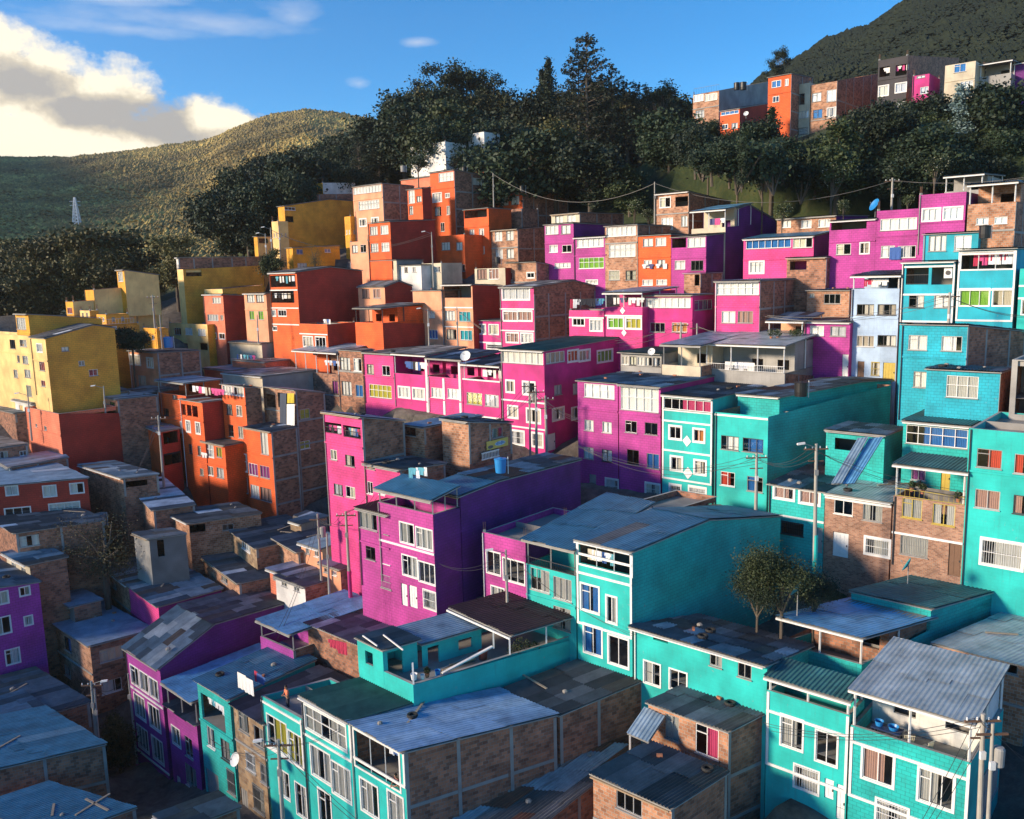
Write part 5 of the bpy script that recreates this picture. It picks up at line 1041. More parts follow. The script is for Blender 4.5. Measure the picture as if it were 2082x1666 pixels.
for a in [('bush',850,345,145,306,1.4,'dark bush in front of the forest villa'),('bush',925,345,145,302,1.5,'round bush right of the forest villa'),('bush',970,345,146,296,1.3,'low tree hiding the rear of the forest villa'),('broad1',1060,450,140,250,1.3,'broad dark cypress with layered crown above the gabled brick house'),('broad3',1200,440,135,285,1.3,'wide dark tree with mounded crown above the pole line'),('olive',1130,400,142,240,1.1,'olive green tree with feathery crown in mid forest'),('broad2',1280,430,132,330,1.2,'spreading green tree behind the raw brick attic'),
          ('broad1',1360,360,136,210,1.2,'tall dark tree left of the hill houses'),('blue',1950,290,112,170,1.5,'silvery blue-grey tree among dark trees below the cream hill house'),('broad3',2035,330,110,160,1.25,'dark domed tree at the right under the hill houses'),('broad1',1790,330,112,185,1.1,'dark upright tree in front of the brick yard wall'),('col',1570,330,120,215,1.6,'green tree in front of the orange red hill house'),
          ('broad1',1440,310,122,235,1.0,'dark tree in front of the leftmost hill house'),('broad2',1700,400,108,235,1.2,'dense green tree in the middle of the bank'),('broad3',1880,400,104,250,1.3,'wide dark tree above the tallest magenta house'),('broad1',1500,345,118,250,1.0,'tree below the orange red hill house'),
          ('flow',1290,445,122,395,1.0,'white flowering shrub behind the upper magenta row'),('flow',1320,455,118,415,1.0,'smaller white flowering shrub by the utility pole'),('flow',1550,400,106,325,1.0,'white flowering shrub on the grassy bank'),('flow',1690,400,104,310,1.0,'tall white flowering shrub in front of the dense green tree'),('flow',1590,450,99,400,1.1,'white flowering shrub behind the low brick gable house'),('flow',1715,435,97,395,1.0,'white flowering shrub behind the balcony magenta house'),('flow',1845,420,94,385,1.0,'white flowering shrub beside the right utility pole'),('flow',1900,370,100,300,1.0,'white flowering shrub above the grey loft'),
          ('olive',215,630,146,452,1.3,'large olive brown tree behind the stepped yellow house'),('olive',150,630,148,470,1.2,'olive brown tree left of the largest one'),('olive',75,640,148,490,1.2,'olive tree behind the tall yellow house'),('broad1',20,650,142,545,1.3,'dark tree at the left edge behind the yellow houses'),('olive',360,590,140,470,1.0,'slim olive tree above the long ochre house'),('olive',325,600,142,540,1.1,'small olive bush beside the stepped yellow house'),('broad1',270,720,108,655,1.3,'dark round tree among the yellow houses'),('broad2',555,560,130,500,1.2,'dark bush beside the lamp post near the yellow cottage'),('olive',285,620,152,500,1.0,'thin olive tree right behind the stepped yellow house'),
          ('brown',640,545,127,490,1.0,'wispy tree in front of the yellow cottage'),
          ('brown',215,1185,76,1030,1.5,'brownish leafless-looking tree spreading over the tin roofs in the valley'),('brown',130,1180,78,1085,1.3,'smaller brownish tree left of the spreading one'),('near',1590,1232,49.5,1092,1.05,'dark leafy tree in the yard beside the long turquoise wall'),('near2',1540,1240,50.5,1120,.9,'olive tree leaning on the long turquoise wall'),('olive',245,1560,64,1450,.9,'olive bush in the alley beside the violet house'),('near2',1655,1232,50.5,1135,1.0,'small leafy tree beside the grassy yard')]:
    treepx(a[0],a[1],a[2],a[3],a[4],a[6],None,a[5],name={'f':'flowering_shrub','o':'olive_green_tree'}.get(a[0][0],'broadleaf_tree'))
# far forest cover: uncountable crowns on the two hills, one object each
def cover(name,Vv,mm,nn,cnt,r0,r1,mat,tmin=0,dens_top=1.0):
    V_=[];F_=[]
    ico=[V(p) for p in[(1,0,0),(0,1,0),(-1,0,0),(0,-1,0),(0,0,1.1),(0,0,-.6)]]; fc=[(0,1,4),(1,2,4),(2,3,4),(3,0,4),(1,0,5),(2,1,5),(3,2,5),(0,3,5)]
    for _ in range(cnt):
        i=random.uniform(0,nn-.01); j=random.uniform(tmin,1)**dens_top*(mm-2.01); a=int(i); b=int(j); P=V(Vv[a*mm+b]).lerp(V(Vv[(a+1)*mm+b]),i-a).lerp(V(Vv[a*mm+b+1]).lerp(V(Vv[(a+1)*mm+b+1]),i-a),j-b)
        s=random.uniform(r0,r1)*(.45+1.1*abs(mn.noise(P/45.)+mn.noise(P/17.)*.6)+.3)*(.55+.75*P.y/700 if r1<6 else 1); o=len(V_)
        for v in ico:
            k=random.uniform(.65,1.25); V_.append((P.x+v.x*s*k,P.y+v.y*s*k,P.z+s*.3+v.z*s*k*random.uniform(.45,.8)))
        F_+=[tuple(o+x for x in f_) for f_ in fc]
    me=bpy.data.meshes.new(name); me.from_pydata(V_,[],F_); me.materials.append(mat); me.update(); o=bpy.data.objects.new(name,me); scene.collection.objects.link(o); o['kind']='stuff'; tag(o,'forest cover seen on the distant hillside','forest'); return o
cover('hillside_forest',FV,fm_,fn,115000,.7,1.6,FARM,0,.8); cover('mountain_forest',MV,mm_,mn_,40000,.7,1.7,MTM,0,.8)

hz=MB(); hz.box(V((-70,640,140)),V((690,0,0)),V((0,690,0)),V((0,0,230)),GREY)
me_h=bpy.data.materials.new('air'); me_h.use_nodes=True; nt=me_h.node_tree; nt.nodes.clear(); o_=nt.nodes.new('ShaderNodeOutputMaterial'); v_=nt.nodes.new('ShaderNodeVolumePrincipled'); v_.inputs['Density'].default_value=.00013; v_.inputs['Color'].default_value=(1,.95,.85,1); v_.inputs['Anisotropy'].default_value=.35; nt.links.new(v_.outputs[0],o_.inputs['Volume'])
ho=hz.build('haze'); ho.data.materials.clear(); ho.data.materials.append(me_h); ho['kind']='stuff'
# ================================================================= extra parts of particular houses
def f2(P,z): return V((P.x,P.y,z))
def part(h,name,mb): return mb.build(name,h['root'],h['O'])
def hp(h,u,v,z): return f2(h['C'],h['C'].z+z)+h['dA']*u+h['dB']*v
h=HS['TB']; TE_=CM('TE')
m=MB()   # hut at the left end
a=hp(h,2.7,.0,0); wallface(m,f2(a,0)+h['nA']*.01,h['dA'],h['nA'],2.5,h['zt']-.85,h['zt']+1.35,[(1.0,h['zt']-.05,1.75,h['zt']+.85)],TE_)
wallface(m,f2(a,0)+h['nA']*.01,h['dB'],h['nB'],2.3,h['zt']-.85,h['zt']+1.35,[(.3,h['zt']-.8,1.3,h['zt']+1.1)],TE_)
for (u0,v0,u1,v1) in((5.2,0,5.2,2.3),(2.7,2.3,5.2,2.3)):
    p=hp(h,u0,v0,0);q=hp(h,u1,v1,0); m.poly([f2(p,h['zt']-.85),f2(q,h['zt']-.85),f2(q,h['zt']+1.35),f2(p,h['zt']+1.35)],TE_)
part(h,'hut_wall',m)
m=MB(); sheets(m,hp(h,5.3,-.15,1.45),hp(h,2.5,-.15,1.38),hp(h,2.5,2.5,1.42),hp(h,5.3,2.5,1.5),'blk',47)
m.bar(hp(h,4.9,.2,1.6),hp(h,2.9,-.2,1.62),.07,.07,WHT); m.bar(hp(h,4.2,1.1,1.62),hp(h,1.2,.3,1.72),.07,.07,WHT); part(h,'hut_roof',m)
m=MB(); sheets(m,hp(h,5.3,2.55,1.35),hp(h,2.6,2.55,1.0),hp(h,2.6,7.0,1.05),hp(h,5.3,7.0,1.4),'zin',47); part(h,'shed_roof',m)
m=MB(); wl_=hp(h,2.7,2.6,0); wallface(m,f2(wl_,0),h['dB'],h['nB'],4.3,h['zt']-.85,h['zt']+.95,[(.4,h['zt']-.8,1.2,h['zt']+.7),(2.6,h['zt']-.1,3.6,h['zt']+.6)],TE_); part(h,'shed_wall',m)
m=MB(); sheets(m,hp(h,5.4,6.6,1.75),hp(h,-.3,6.6,1.35),hp(h,-.3,12.6,1.40),hp(h,5.4,12.6,1.8),'mar',47); m.bar(hp(h,5.4,6.5,1.6),hp(h,-.3,6.5,1.2),.09,.11,WHT); part(h,'canopy',m)
for u,v,t in((.1,6.8,1.2),(1.5,6.8,1.3),(.1,9.6,1.2),(.1,12.3,1.2),(.1,.1,1.3)):
    m=MB(); m.bar(hp(h,u,v,-.02),hp(h,u,v,t),.1,.1,WHT); part(h,'post',m)
# awning porch on the brick tower
h=HS['BT']; m=MB(); L_=h['L']; p=lambda a,b,z: f2(L_,h['zt']+z)+h['dA']*a+h['nA']*b
sheets(m,p(.2,1.9,-1.1),p(-1.2,1.9,-1.15),p(-1.2,.1,-.35),p(.2,.1,-.3),'zin',43); part(h,'porch_roof',m)
for a in(.1,-1.1):
    m=MB(); m.bar(p(a,1.75,-2.9),p(a,1.75,-1.2),.09,.09,WHT); part(h,'post',m)
m=MB(); m.poly([p(.1,1.75,-2.8),p(-1.1,1.75,-2.8),p(-1.1,1.75,-1.25),p(.1,1.75,-1.25)],GLASS); part(h,'pane',m)
# lozenges and painted posts
def loz(h,x,y,s):
    P=onplane(x,y,h['C'],h['dA'])+h['nA']*.02; u=h['dA']*s; m=MB(); z=Z*s*1.15; k=h['nA']*.02
    q=[P+u,P+z,P-u,P-z]
    m.poly([a+k for a in q],WHT)
    for i in range(4): a,b=q[i],q[(i+1)%4]; m.poly([a,b,b+k,a+k],WHT)
    part(h,'lozenge',m)
loz(HS['MR3'],1397,897,.42); loz(HS['MR3'],1399,962,.46); loz(HS['PK3'],1266,632,.33); loz(HS['PK3'],1269,677,.33)
h=HS['M3']
for x in(869,903,936):
    P=onplane(x,800,h['C'],h['dA']); m=MB(); a=f2(P,h['zb']+.1)+h['nA']*.03; b=f2(P,h['zt']+(1.9 if x!=903 else -.1))+h['nA']*.03; m.bar(a,b,.3,.06,WHT,h['nA']); part(h,'painted_post',m)
# balcony rails
rail(HS['S3']['root'],HS['S3']['O'],hp(HS['S3'],.05,-.06,.0),hp(HS['S3'],4.3,-.06,.0),.55,YELM,14)
rail(HS['TR1']['root'],HS['TR1']['O'],hp(HS['TR1'],.05,-.06,.0),hp(HS['TR1'],7.6,-.06,.0),.6,WHT,40)
rail(HS['MT2']['root'],HS['MT2']['O'],hp(HS['MT2'],.05,-.06,.0),hp(HS['MT2'],4.1,-.06,.0),.55,DARK,24)
rail(HS['H1']['root'],HS['H1']['O'],hp(HS['H1'],.05,.06,.0),hp(HS['H1'],4.6,.06,.0),1.0,DARK,10)
rail(HS['Y4']['root'],HS['Y4']['O'],hp(HS['Y4'],0,.1,.0),hp(HS['Y4'],0,5,.0),.7,WHT,12)
# sheet ramp
for i,(x0,x1,xb0,xb1,pk_,lb) in enumerate(((1744,1766,1690,1712,'zin','weathered beige roofing sheet leaning against the small turquoise rear room'),(1767,1796,1713,1738,'sky','blue roofing sheet leaning against the small turquoise rear room'))):
    m=MB(); A_=at(x0,893,61.2);B_=at(x1,890,61.0);C_=at(xb1,984,57.6);D_=at(xb0,985,57.8); sheets(m,D_,C_,B_,A_,pk_,60,0,.03); o=m.build('roofing_sheet'); tag(o,lb,'roofing sheet')
# signs
def hsign(h,x0,x1,y,hh,face='B'):
    d=h['dB']; n=h['nB']; a=onplane(x0,y,h['C'],d); b=onplane(x1,y,h['C'],d); Qt=onplane((x0+x1)/2,y-hh/2,h['C'],d); Qb=onplane((x0+x1)/2,y+hh/2,h['C'],d)
    return a,b,(Qt.z-Qb.z),n
h=HS['BH2']; a,b,hh,n=hsign(h,987,1030,902,17); L_=(b-a).length; u=(b-a); u.z=0; u.normalize()
ys=plain('sign_yellow',(.62,.50,.12),.6); bs=plain('sign_blue',(.04,.16,.45),.6); bp_=plain('sign_pale_blue',(.35,.60,.68),.6); gs_=plain('sign_grey',(.12,.13,.14),.6)
P0=V((a.x,a.y,(a.z+b.z)/2))+n*.12; m=MB(); m.box(P0+u*L_/2,u*L_/2,n*.03,Z*hh/2,ys)
so_=m.build('advertising_board'); tag(so_,'faded yellow advertising board with blue lettering hanging on the brick workshop','sign')
m=MB()
N=14
m.poly([P0+u*(L_*.62+math.cos(2*math.pi*i/N)*L_*.25)+Z*(math.sin(2*math.pi*i/N)*hh*.27)+n*.034 for i in range(N)],bp_)
m.poly([P0+u*(L_*.17+math.cos(2*math.pi*i/N)*L_*.13)+Z*(math.sin(2*math.pi*i/N)*hh*.2-hh*.2)+n*.034 for i in range(N)],gs_); o=m.build('printed_panel',so_)
m=MB()
for i in range(7): m.box(P0+u*(L_*(.44+.06*i))+Z*hh*.02*(i%3)+n*.038,u*L_*.016,n*.003,Z*hh*(.10+.05*((i*5)%3)),bs)
m.build('lettering',so_)
P1=onplane(992,924,HS['BH2']['C'],HS['BH2']['dB'])+n*.3; m=MB()
for z_ in(-.26,.26): m.box(P1+Z*z_,u*1.05,n*.04,Z*.05,WHT)
for i in range(12): m.box(P1+u*(-1.0+.18*i),u*.02,n*.03,Z*.21,WHT)
m.box(P1-n*.05,u*1.0,n*.01,Z*.21,DARK); s2=m.build('window_grille'); tag(s2,'white barred grille under the yellow advertising board','grille')
# ================================================================= things on the roofs and terraces
def place(name,label,cat,P,group=None): return thing(name,label,cat,P,group)
def tank(P,r,hh,mat,label,flare=0):
    t=place('water_tank',label,'water tank',P); m=MB()
    m.lathe(V((0,0,0)),[(0,0),(r*(.82 if flare else .95),0),(r*(.9 if flare else 1),hh*.3),(r,hh*.88),(r*1.07,hh*.9),(r*1.07,hh*.95),(r*.9,hh*.96),(0,hh*1.0)],mat,18); m.build('tank_body',t,None,True)
    m=MB(); m.lathe(V((0,0,hh*.975)),[(0,.0),(r*.35,0),(r*.35,.05),(0,.06)],mat,12); m.build('lid',t); 
    m=MB(); m.tube(V((r*1.25,0,-.1)),V((r*1.25,0,hh*1.05)),.03,.03,WHT,6); m.build('pipe',t)
    return t
BLU=plain('blue_plastic',(.02,.22,.55),.4); BLKP=plain('black_plastic',(.012,.012,.014),.4); 
def pxat(x,y,h,plane='A',off=0):
    return onplane(x,y,h['C'],h['dA'] if plane=='A' else h['dB'])
def tankpx(x,yt,yb,Y,mat,label,fl=0,ar=.42):
    P=at(x,yb,Y); T=at(x,yt,Y); hh=T.z-P.z; tank(P,hh*ar,hh,mat,label,fl)
tankpx(1018,931,961,60.5,BLU,'open blue bucket-shaped water tank on the patched blue roof',1,.40)
tankpx(343,685,707,109,BLU,'small blue water tank above the peach house roof')
tankpx(2002,458,485,76.5,BLKP,'black water tank on the cyan top storey')
tankpx(1628,776,806,66,BLKP,'black water tank on the dark turquoise rear roof')
tankpx(1498,168,183,141,BLKP,'left of two black tanks on the leftmost hill house')
tankpx(1511,167,183,140,BLKP,'right of two black tanks on the leftmost hill house')
tankpx(1062,378,392,134.5,BLKP,'black tank on the gabled brick house at the forest edge')
tankpx(944,340,352,138,BLKP,'black tank beside the coral house wall')
tankpx(1012,523,537,112,BLKP,'black tank on the cement house with brown panels')
tankpx(820,337,350,140,GREY,'grey tank on the coral house roof end')
tankpx(206,1043,1068,84,GREY,'grey cement tank beside the brownish tree')
tankpx(640,713,722,106,BLKP,'flat black tank in front of the orange terrace house')
def dish(x,y,Y,r,mat,label,az=-150,mast=1.0):
    P=at(x,y,Y); t=place('satellite_dish',label,'satellite dish',P-Z*mast); m=MB(); d=(hd(az)+Z*.55).normalized(); X=d.orthogonal().normalized(); Yv=d.cross(X); rings=[]
    for q in range(5):
        rr=r*q/4; rings.append([Z*mast+(X*math.cos(2*math.pi*i/16)+Yv*math.sin(2*math.pi*i/16))*rr+d*(rr*rr/r*.28) for i in range(16)])
    for a_,b_ in zip(rings,rings[1:]):
        for i in range(16): j=(i+1)%16; m.poly([a_[i],a_[j],b_[j],b_[i]],mat)
    m.build('reflector',t,None,True); m=MB(); m.tube(V((0,0,-.3)),Z*(mast-.02),.03,.03,GREY,6); m.build('mast',t)
    m=MB(); m.tube(Z*mast-Yv*r*.9+d*.1,Z*mast+d*r*.9,.012,.012,GREY,5); m.box(Z*mast+d*r*.95,d*.05,X*.03,Yv*.03,GREY); m.build('feed_arm',t)
TEM=plain('teal_metal',(.02,.25,.30),.5)
dish(947,725,87,.55,WHT,'white satellite dish on the dark magenta terrace roof',-160); dish(1847,1150,52,.5,TEM,'teal dish on a mast in front of the face-brick balcony house',-60,.9); dish(1622,1200,48.5,.5,TEM,'teal dish on a mast beside the yard tree',-50,1.3)
dish(480,1545,49,.42,WHT,'white dish on the slim turquoise house front',-140,.3); dish(1780,418,94,.7,BLU,'blue dish behind the shaded balcony magenta house',-100); dish(1325,716,79,.35,WHT,'white dish on the green shed roof',-150,.3); dish(1517,232,122,.35,WHT,'white dish on the dark red hill house flank',-150,.3)
# loose weights on the sheet roofs
STN=plain('field_stone',(.28,.26,.23),.9); TYR=plain('tyre_rubber',(.02,.02,.02),.8); WOOD=plain('grey_plank',(.30,.25,.19),.8); BRK=plain('loose_brick',(.38,.15,.08),.9)
def roofpt(h,u,v,ot=.19):
    a=h['L']*(1-u)+h['C']*u; b=h['B']*(1-u)+h['R']*u; P=a*(1-v)+b*v; return P+Z*ot
for i,k in enumerate(['F1','TS','T1b','BT','BL','BLF','MT3','S1','S2','MR1','MR2','MR3','M1','PT','PTb','O1','O2','O6','O8','O9','LR1','LR2','LR3','PG','STR','Z1','Z2','Z3','Z4','Z5','Z6','Z9','Z12','Z13','Z15','BR2','RDb','CRu','BH1','BH2','BK3','T1','CB2','R4','V1']):
    h=HS[k]; far=h['Y']>80
    for q in range(random.choice([2,3,4]) if not far else 2):
        P=roofpt(h,random.uniform(.1,.9),random.uniform(.08,.9)) if k not in('F1','MT1') else roofpt(h,random.uniform(.1,.9),random.uniform(.05,.2),.9)
        kind=random.choice(['stone','stone','plank','tyre','brick'])
        m=MB(); a=random.uniform(0,3.1); X=V((math.cos(a),math.sin(a),0)); Yv=Z.cross(X)
        if kind=='stone':
            s_=random.uniform(.10,.2)
            m.lathe(V((0,0,0)),[(0,-.02),(s_,0),(s_*1.1,s_*.5),(s_*.6,s_*.95),(0,s_)],STN,7); lb='grey stone holding down a tin roof'
        elif kind=='brick': m.box(Z*.06,X*.16,Yv*.08,Z*.07,BRK); lb='loose clay block lying on a tin roof'
        elif kind=='plank': m.box(Z*.04,X*random.uniform(.6,1.4),Yv*.07,Z*.025,WOOD); lb='weathered plank lying on a tin roof'
        else:
            m.lathe(V((0,0,0)),[(.17,.02),(.29,0),(.33,.08),(.29,.17),(.17,.15),(.17,.02)],TYR,14); lb='old black tyre weighing down a tin roof'
        o=m.build({'stone':'stone','brick':'clay_block','plank':'plank','tyre':'tyre'}[kind]); o.location=P; tag(o,lb,{'stone':'stone','brick':'brick','plank':'plank','tyre':'tyre'}[kind],{'stone':'stones on the roofs','brick':'loose blocks on the roofs','plank':'planks on the roofs','tyre':'tyres on the roofs'}[kind])
# ---------------------------------------------------------------- washing
CLC=[(.75,.75,.75),(.70,.72,.78),(.05,.12,.35),(.45,.03,.08),(.03,.03,.04),(.62,.08,.25),(.10,.35,.45),(.55,.50,.40),(.08,.08,.20),(.80,.78,.74)]
def cloth(i=None): c=CLC[i] if i is not None else random.choice(CLC); return plain('cloth_%d_%d_%d'%tuple(int(v*100) for v in c),c,.9,0,.06)
def garment(root,O,P,u,n,kind,s,mat):
    m=MB(); 
    def grid(x0,x1,z0,z1,nx=5,nz=3,ph=0):
        for i in range(nx):
            for j in range(nz):
                q=[]
                for (a,b) in((i,j),(i+1,j),(i+1,j+1),(i,j+1)):
                    x=x0+(x1-x0)*a/nx; z=z0+(z1-z0)*b/nz; w=math.sin(a*1.9+ph)*.03*(1-(b/nz))+ .01
                    q.append(P+u*x+Z*z+n*w)
                m.poly(q,mat,[(0,0)]*4)
    if kind=='shirt': grid(-.24*s,.24*s,-.66*s,0); grid(-.40*s,-.24*s,-.30*s,-.02*s,2,1); grid(.24*s,.40*s,-.30*s,-.02*s,2,1)
    elif kind=='trousers': grid(-.2*s,-.01*s,-.95*s,-.2*s,3,3); grid(.01*s,.2*s,-.95*s,-.2*s,3,3); grid(-.2*s,.2*s,-.2*s,0,3,1)
    else: grid(-.38*s,.38*s,-.85*s,0,8,3,1)
    o=m.build(kind,root,O,True); 
def washing(a,b,n,label,s=1.0,cols=None,nrm=None,kinds=('shirt','shirt','towel','trousers')):
    O=(a+b)/2; r=thing('clothes_line',label,'clothes line',O); m=MB(); L_=(b-a).length; u=(b-a).normalized(); nn=nrm or V((u.y,-u.x,0)); m.tube(a,b,.012,.012,DARK,4,False); m.build('line',r,O)
    for i in range(n):
        t=(i+.5)/n+random.uniform(-.1,.1)/n; garment(r,O,a.lerp(b,t)-Z*.01,V((u.x,u.y,0)).normalized(),nn,random.choice(kinds),s*random.uniform(.85,1.1),cloth(random.choice(cols) if cols else None))
def wash(k,x0,x1,y,n,label,inset=.4,**kw):
    h=HS[k]; a=onplane(x0,y,h['C'],h['dA'])-h['nA']*inset; b=onplane(x1,y,h['C'],h['dA'])-h['nA']*inset; zz=(a.z+b.z)/2; a.z=b.z=zz; washing(a,b,n,label,nrm=h['nA'],**kw)
wash('T1',778,809,1528,4,'blue and white clothes drying in the wide opening of the turquoise corner house',.5,s=.8,cols=[0,1,2,9])
wash('TS',414,452,1432,6,'washing hung in the balcony of the slim turquoise house',.4,s=.8,cols=[0,1,6,2])
wash('MT1',1190,1240,1126,6,'striped clothes behind the top glazing of the tall turquoise house',.5,s=.8)
wash('C2',1978,2050,516,8,'white, pink and turquoise washing on the cyan laundry terrace',.6,s=.95,cols=[0,1,5,6,3])
wash('LB',1752,1800,568,5,'white and red shirts on the pale blue house terrace',.4,s=.8,cols=[0,3,9])
wash('M2m',820,862,737,7,'white and dark washing on the magenta roofed balcony',.4,s=1.0,cols=[9,0,2,4])
wash('M4',975,1014,754,4,'white sheets in the open magenta terrace left of the corner house',.5,s=.9,cols=[0,9])
wash('M5',1024,1100,724,9,'dark and red clothes inside the glazed gallery of the big magenta house',.45,s=.95,cols=[2,3,7,4,9])
wash('PT',661,732,870,12,'crowded row of clothes in the loggia of the tall hot pink house',.35,s=.75)
wash('UM4',1304,1360,537,4,'clothes hanging out of the windows of the bright orange house',-.15,s=.8,cols=[0,8,9])
wash('UM8',1818,1826,503,1,'blue towel hanging out of the bunched curtain window',-.15,s=1.3,cols=[2],kinds=('towel',))
wash('PK3',1240,1304,606,8,'black and white washing under the roof of the lozenge house',.5,s=.8,cols=[4,0,9,8])
wash('O3',385,448,789,10,'pale washing in the gallery under the bluish metal roof',.4,s=.95,cols=[0,9,5,7])
wash('RH',555,600,562,7,'coloured clothes in the top balcony of the dark red house',.4,s=.9)
wash('RH',552,586,597,5,'clothes in the second balcony of the dark red house',.4,s=.9)
wash('BW',655,686,734,4,'blue shirts on the glazed brick terrace',.4,s=1.0,cols=[2,1,8])
wash('TR1',1466,1525,738,6,'white sheets on the railed laundry terrace',.7,s=1.0,cols=[0,9,1])
wash('CRu',476,516,722,6,'white and yellow washing in the black openings of the coral house',.3,s=.8)
wash('RE',650,664,650,4,'dark clothes on the orange terrace with white frame',.6,s=.8)
wash('UP',1440,1472,444,3,'purple and white things hanging on the balcony below the blue roof',.4,s=.8)
wash('R3',1830,1905,1443,7,'small towels drying on the white laundry patio',1.5,s=.6,cols=[0,1,6,5])
wash('H6',1795,1848,134,7,'pink and white washing on the brick top floor of the black hill house',.3,s=.8,cols=[5,0,6,9])
wash('O5',413,424,920,2,'white cloth hanging from the orange infill wall',-.2,s=1.0,cols=[0])
wash('BB',570,590,895,3,'white shirt on the balcony of the dark brick building',.3,s=1.0,cols=[0,4])
a=at(1160,609,92); b=at(1226,607,91); washing(a,b,11,'crowded clothes rack on the roof of the magenta terrace house',.95,[2,0,4,6,3])
a=at(830,952,62);b=at(868,950,61); washing(a,b,5,'t-shirts drying in the yard behind the hot pink house',.8,[0,1,6])
a=at(672,1300,54.2); b=at(700,1306,53.6); washing(a,b,4,'bundle of coloured clothes by the striped tin awning',.95,[3,2,8,5])
a=at(484,1365,52.5); b=at(512,1384,51.5); washing(a,b,2,'large white bed sheet and towel on the rooftop rack of the stone-block house',1.35,[0,9],kinds=('towel',))
a=at(517,1362,52.8); b=at(536,1378,52.2); washing(a,b,3,'jeans and a red cloth on the rooftop rack beside the white sheet',.8,[2,3,1])
# tarps on the brick building
for i,(x0,x1,y0,y1,mt,lb) in enumerate(((569,582,800,865,plain('dark_tarp',(.03,.05,.09),.6),'dark blue tarpaulin strip hanging from the brick building'),(584,598,800,820,plain('yellow_tarp',(.55,.42,.02),.6),'yellow cloth hanging from the brick building'),(583,599,822,868,WHT,'white tarpaulin hanging below the yellow cloth'))):
    m=MB(); n=HS['BB']['nA']; C0=HS['BB']['C']+n*(.35+.02*i); q=[onplane(x,y,C0,HS['BB']['dA']) for x,y in((x0,y1),(x1,y1),(x1,y0),(x0,y0))]
    for k in range(4):
        a=q[0].lerp(q[1],k/4);b=q[0].lerp(q[1],(k+1)/4);c=q[3].lerp(q[2],(k+1)/4);d=q[3].lerp(q[2],k/4); w=n*.08; m.poly([a+w*(k%2),b+w*((k+1)%2),c,d],mt)
    o=m.build('tarpaulin'); tag(o,lb,'tarpaulin')
# patio furniture, buckets, plants
def chair(P,az,label):
    t=place('plastic_chair',label,'chair',P); f=hd(az); s=V((f.y,-f.x,0)); cm=plain('cream_plastic',(.62,.57,.42),.5)
    m=MB(); m.box(Z*.42,f*.22,s*.23,Z*.02,cm); m.build('seat',t)
    m=MB()
    for i in range(7): m.bar(-f*.2+s*(i-3)*.07+Z*.44,-f*.28+s*(i-3)*.075+Z*.84,.04,.015,cm)
    m.bar(-f*.29-s*.26+Z*.85,-f*.29+s*.26+Z*.85,.05,.03,cm); m.build('backrest',t)
    for a,b in((1,1),(1,-1),(-1,1),(-1,-1)): m=MB(); m.bar(f*.2*a+s*.21*b+Z*.41,f*.24*a+s*.24*b,.04,.04,cm); m.build('leg',t)
h=HS['R3']; zf=h['zt']-.84-h['C'].z
chair(hp(h,3.05,1.0,zf),20,'cream plastic chair on the laundry patio beside the blue tub'); chair(hp(h,2.2,.9,zf),-30,'white plastic chair by the dark post of the laundry patio')
t=place('wash_table','dark blue wash table with basins on the laundry patio','table',hp(h,4.1,1.0,zf)); m=MB(); m.box(Z*.72,h['dA']*.7,h['dB']*.35,Z*.04,plain('navy_paint',(.01,.03,.10),.5)); m.build('table_top',t)
for a,b in((1,1),(1,-1),(-1,1),(-1,-1)): m=MB(); m.bar(h['dA']*.62*a+h['dB']*.28*b+Z*.7,h['dA']*.62*a+h['dB']*.28*b,.06,.06,DARK); m.build('leg',t)
def tub(P,r,hh,mat,label,name='bucket',cat='bucket'):
    m=MB(); m.lathe(V((0,0,0)),[(0,0),(r*.75,0),(r,hh),(r*1.08,hh),(r*.95,hh*.97),(r*.7,.03),(0,.03)],mat,14); o=m.build(name,None,None,True); o.location=P; tag(o,label,cat); return o
tub(hp(h,3.8,1.0,zf+.76),.26,.2,BLU,'blue basin on the right half of the wash table','basin','basin'); tub(hp(h,4.5,1.0,zf+.76),.22,.26,BLU,'deep blue basin on the left half of the wash table','basin','basin')
h=HS['TB']; zf=-.85
tub(hp(h,.6,.5,0),.2,.36,WHT,'white paint bucket on the corner of the plank-filled yard'); tub(hp(h,.45,.95,-.05),.13,.28,WHT,'small white pot beside the white paint bucket'); tub(hp(h,.5,2.0,-.2),.17,.4,BLU,'blue jerry bucket in the plank-filled yard'); tub(hp(h,1.4,5.9,zf),.3,.95,plain('rust_red',(.22,.04,.03),.6),'rust red drum under the maroon canopy','drum','drum')
for i in range(9):
    m=MB(); P=hp(h,random.uniform(.5,1.9),random.uniform(1.5,5.5),zf+.08+.07*i); d=(h['dB']+h['dA']*random.uniform(-.25,.25)).normalized(); m.bar(P-d*random.uniform(.7,1.5),P+d*random.uniform(.7,1.5),.14,.04,random.choice([WOOD,WHT,GREY,PINKM])); o=m.build('plank'); tag(o,'plank in the pile of scrap timber on the turquoise rooftop terrace','plank','scrap timber on the turquoise rooftop terrace')
m=MB(); m.bar(hp(h,.9,2.6,-.3),hp(h,.9,6.2,.45),.2,.08,WHT); o=m.build('gutter_length'); tag(o,'long white gutter propped across the plank-filled yard','gutter')
def plant(P,s,label,leaf='mid'):
    (tm,cm_),h0=PR['bush']; r=thing('potted_plant',label,'plant',P); k=s/h0
    m=MB(); m.lathe(V((0,0,0)),[(0,0),(.11,0),(.15,.24),(.13,.24),(0,.22)],BRK,10); m.build('pot',r)
    c=MB()
    for _ in range(260):
        v=rv(); leafq(c,V((v.x*s*.45,v.y*s*.45,.25+s*.4+v.z*s*.42)),.06,LF[leaf],.2)
    c.build('foliage',r)
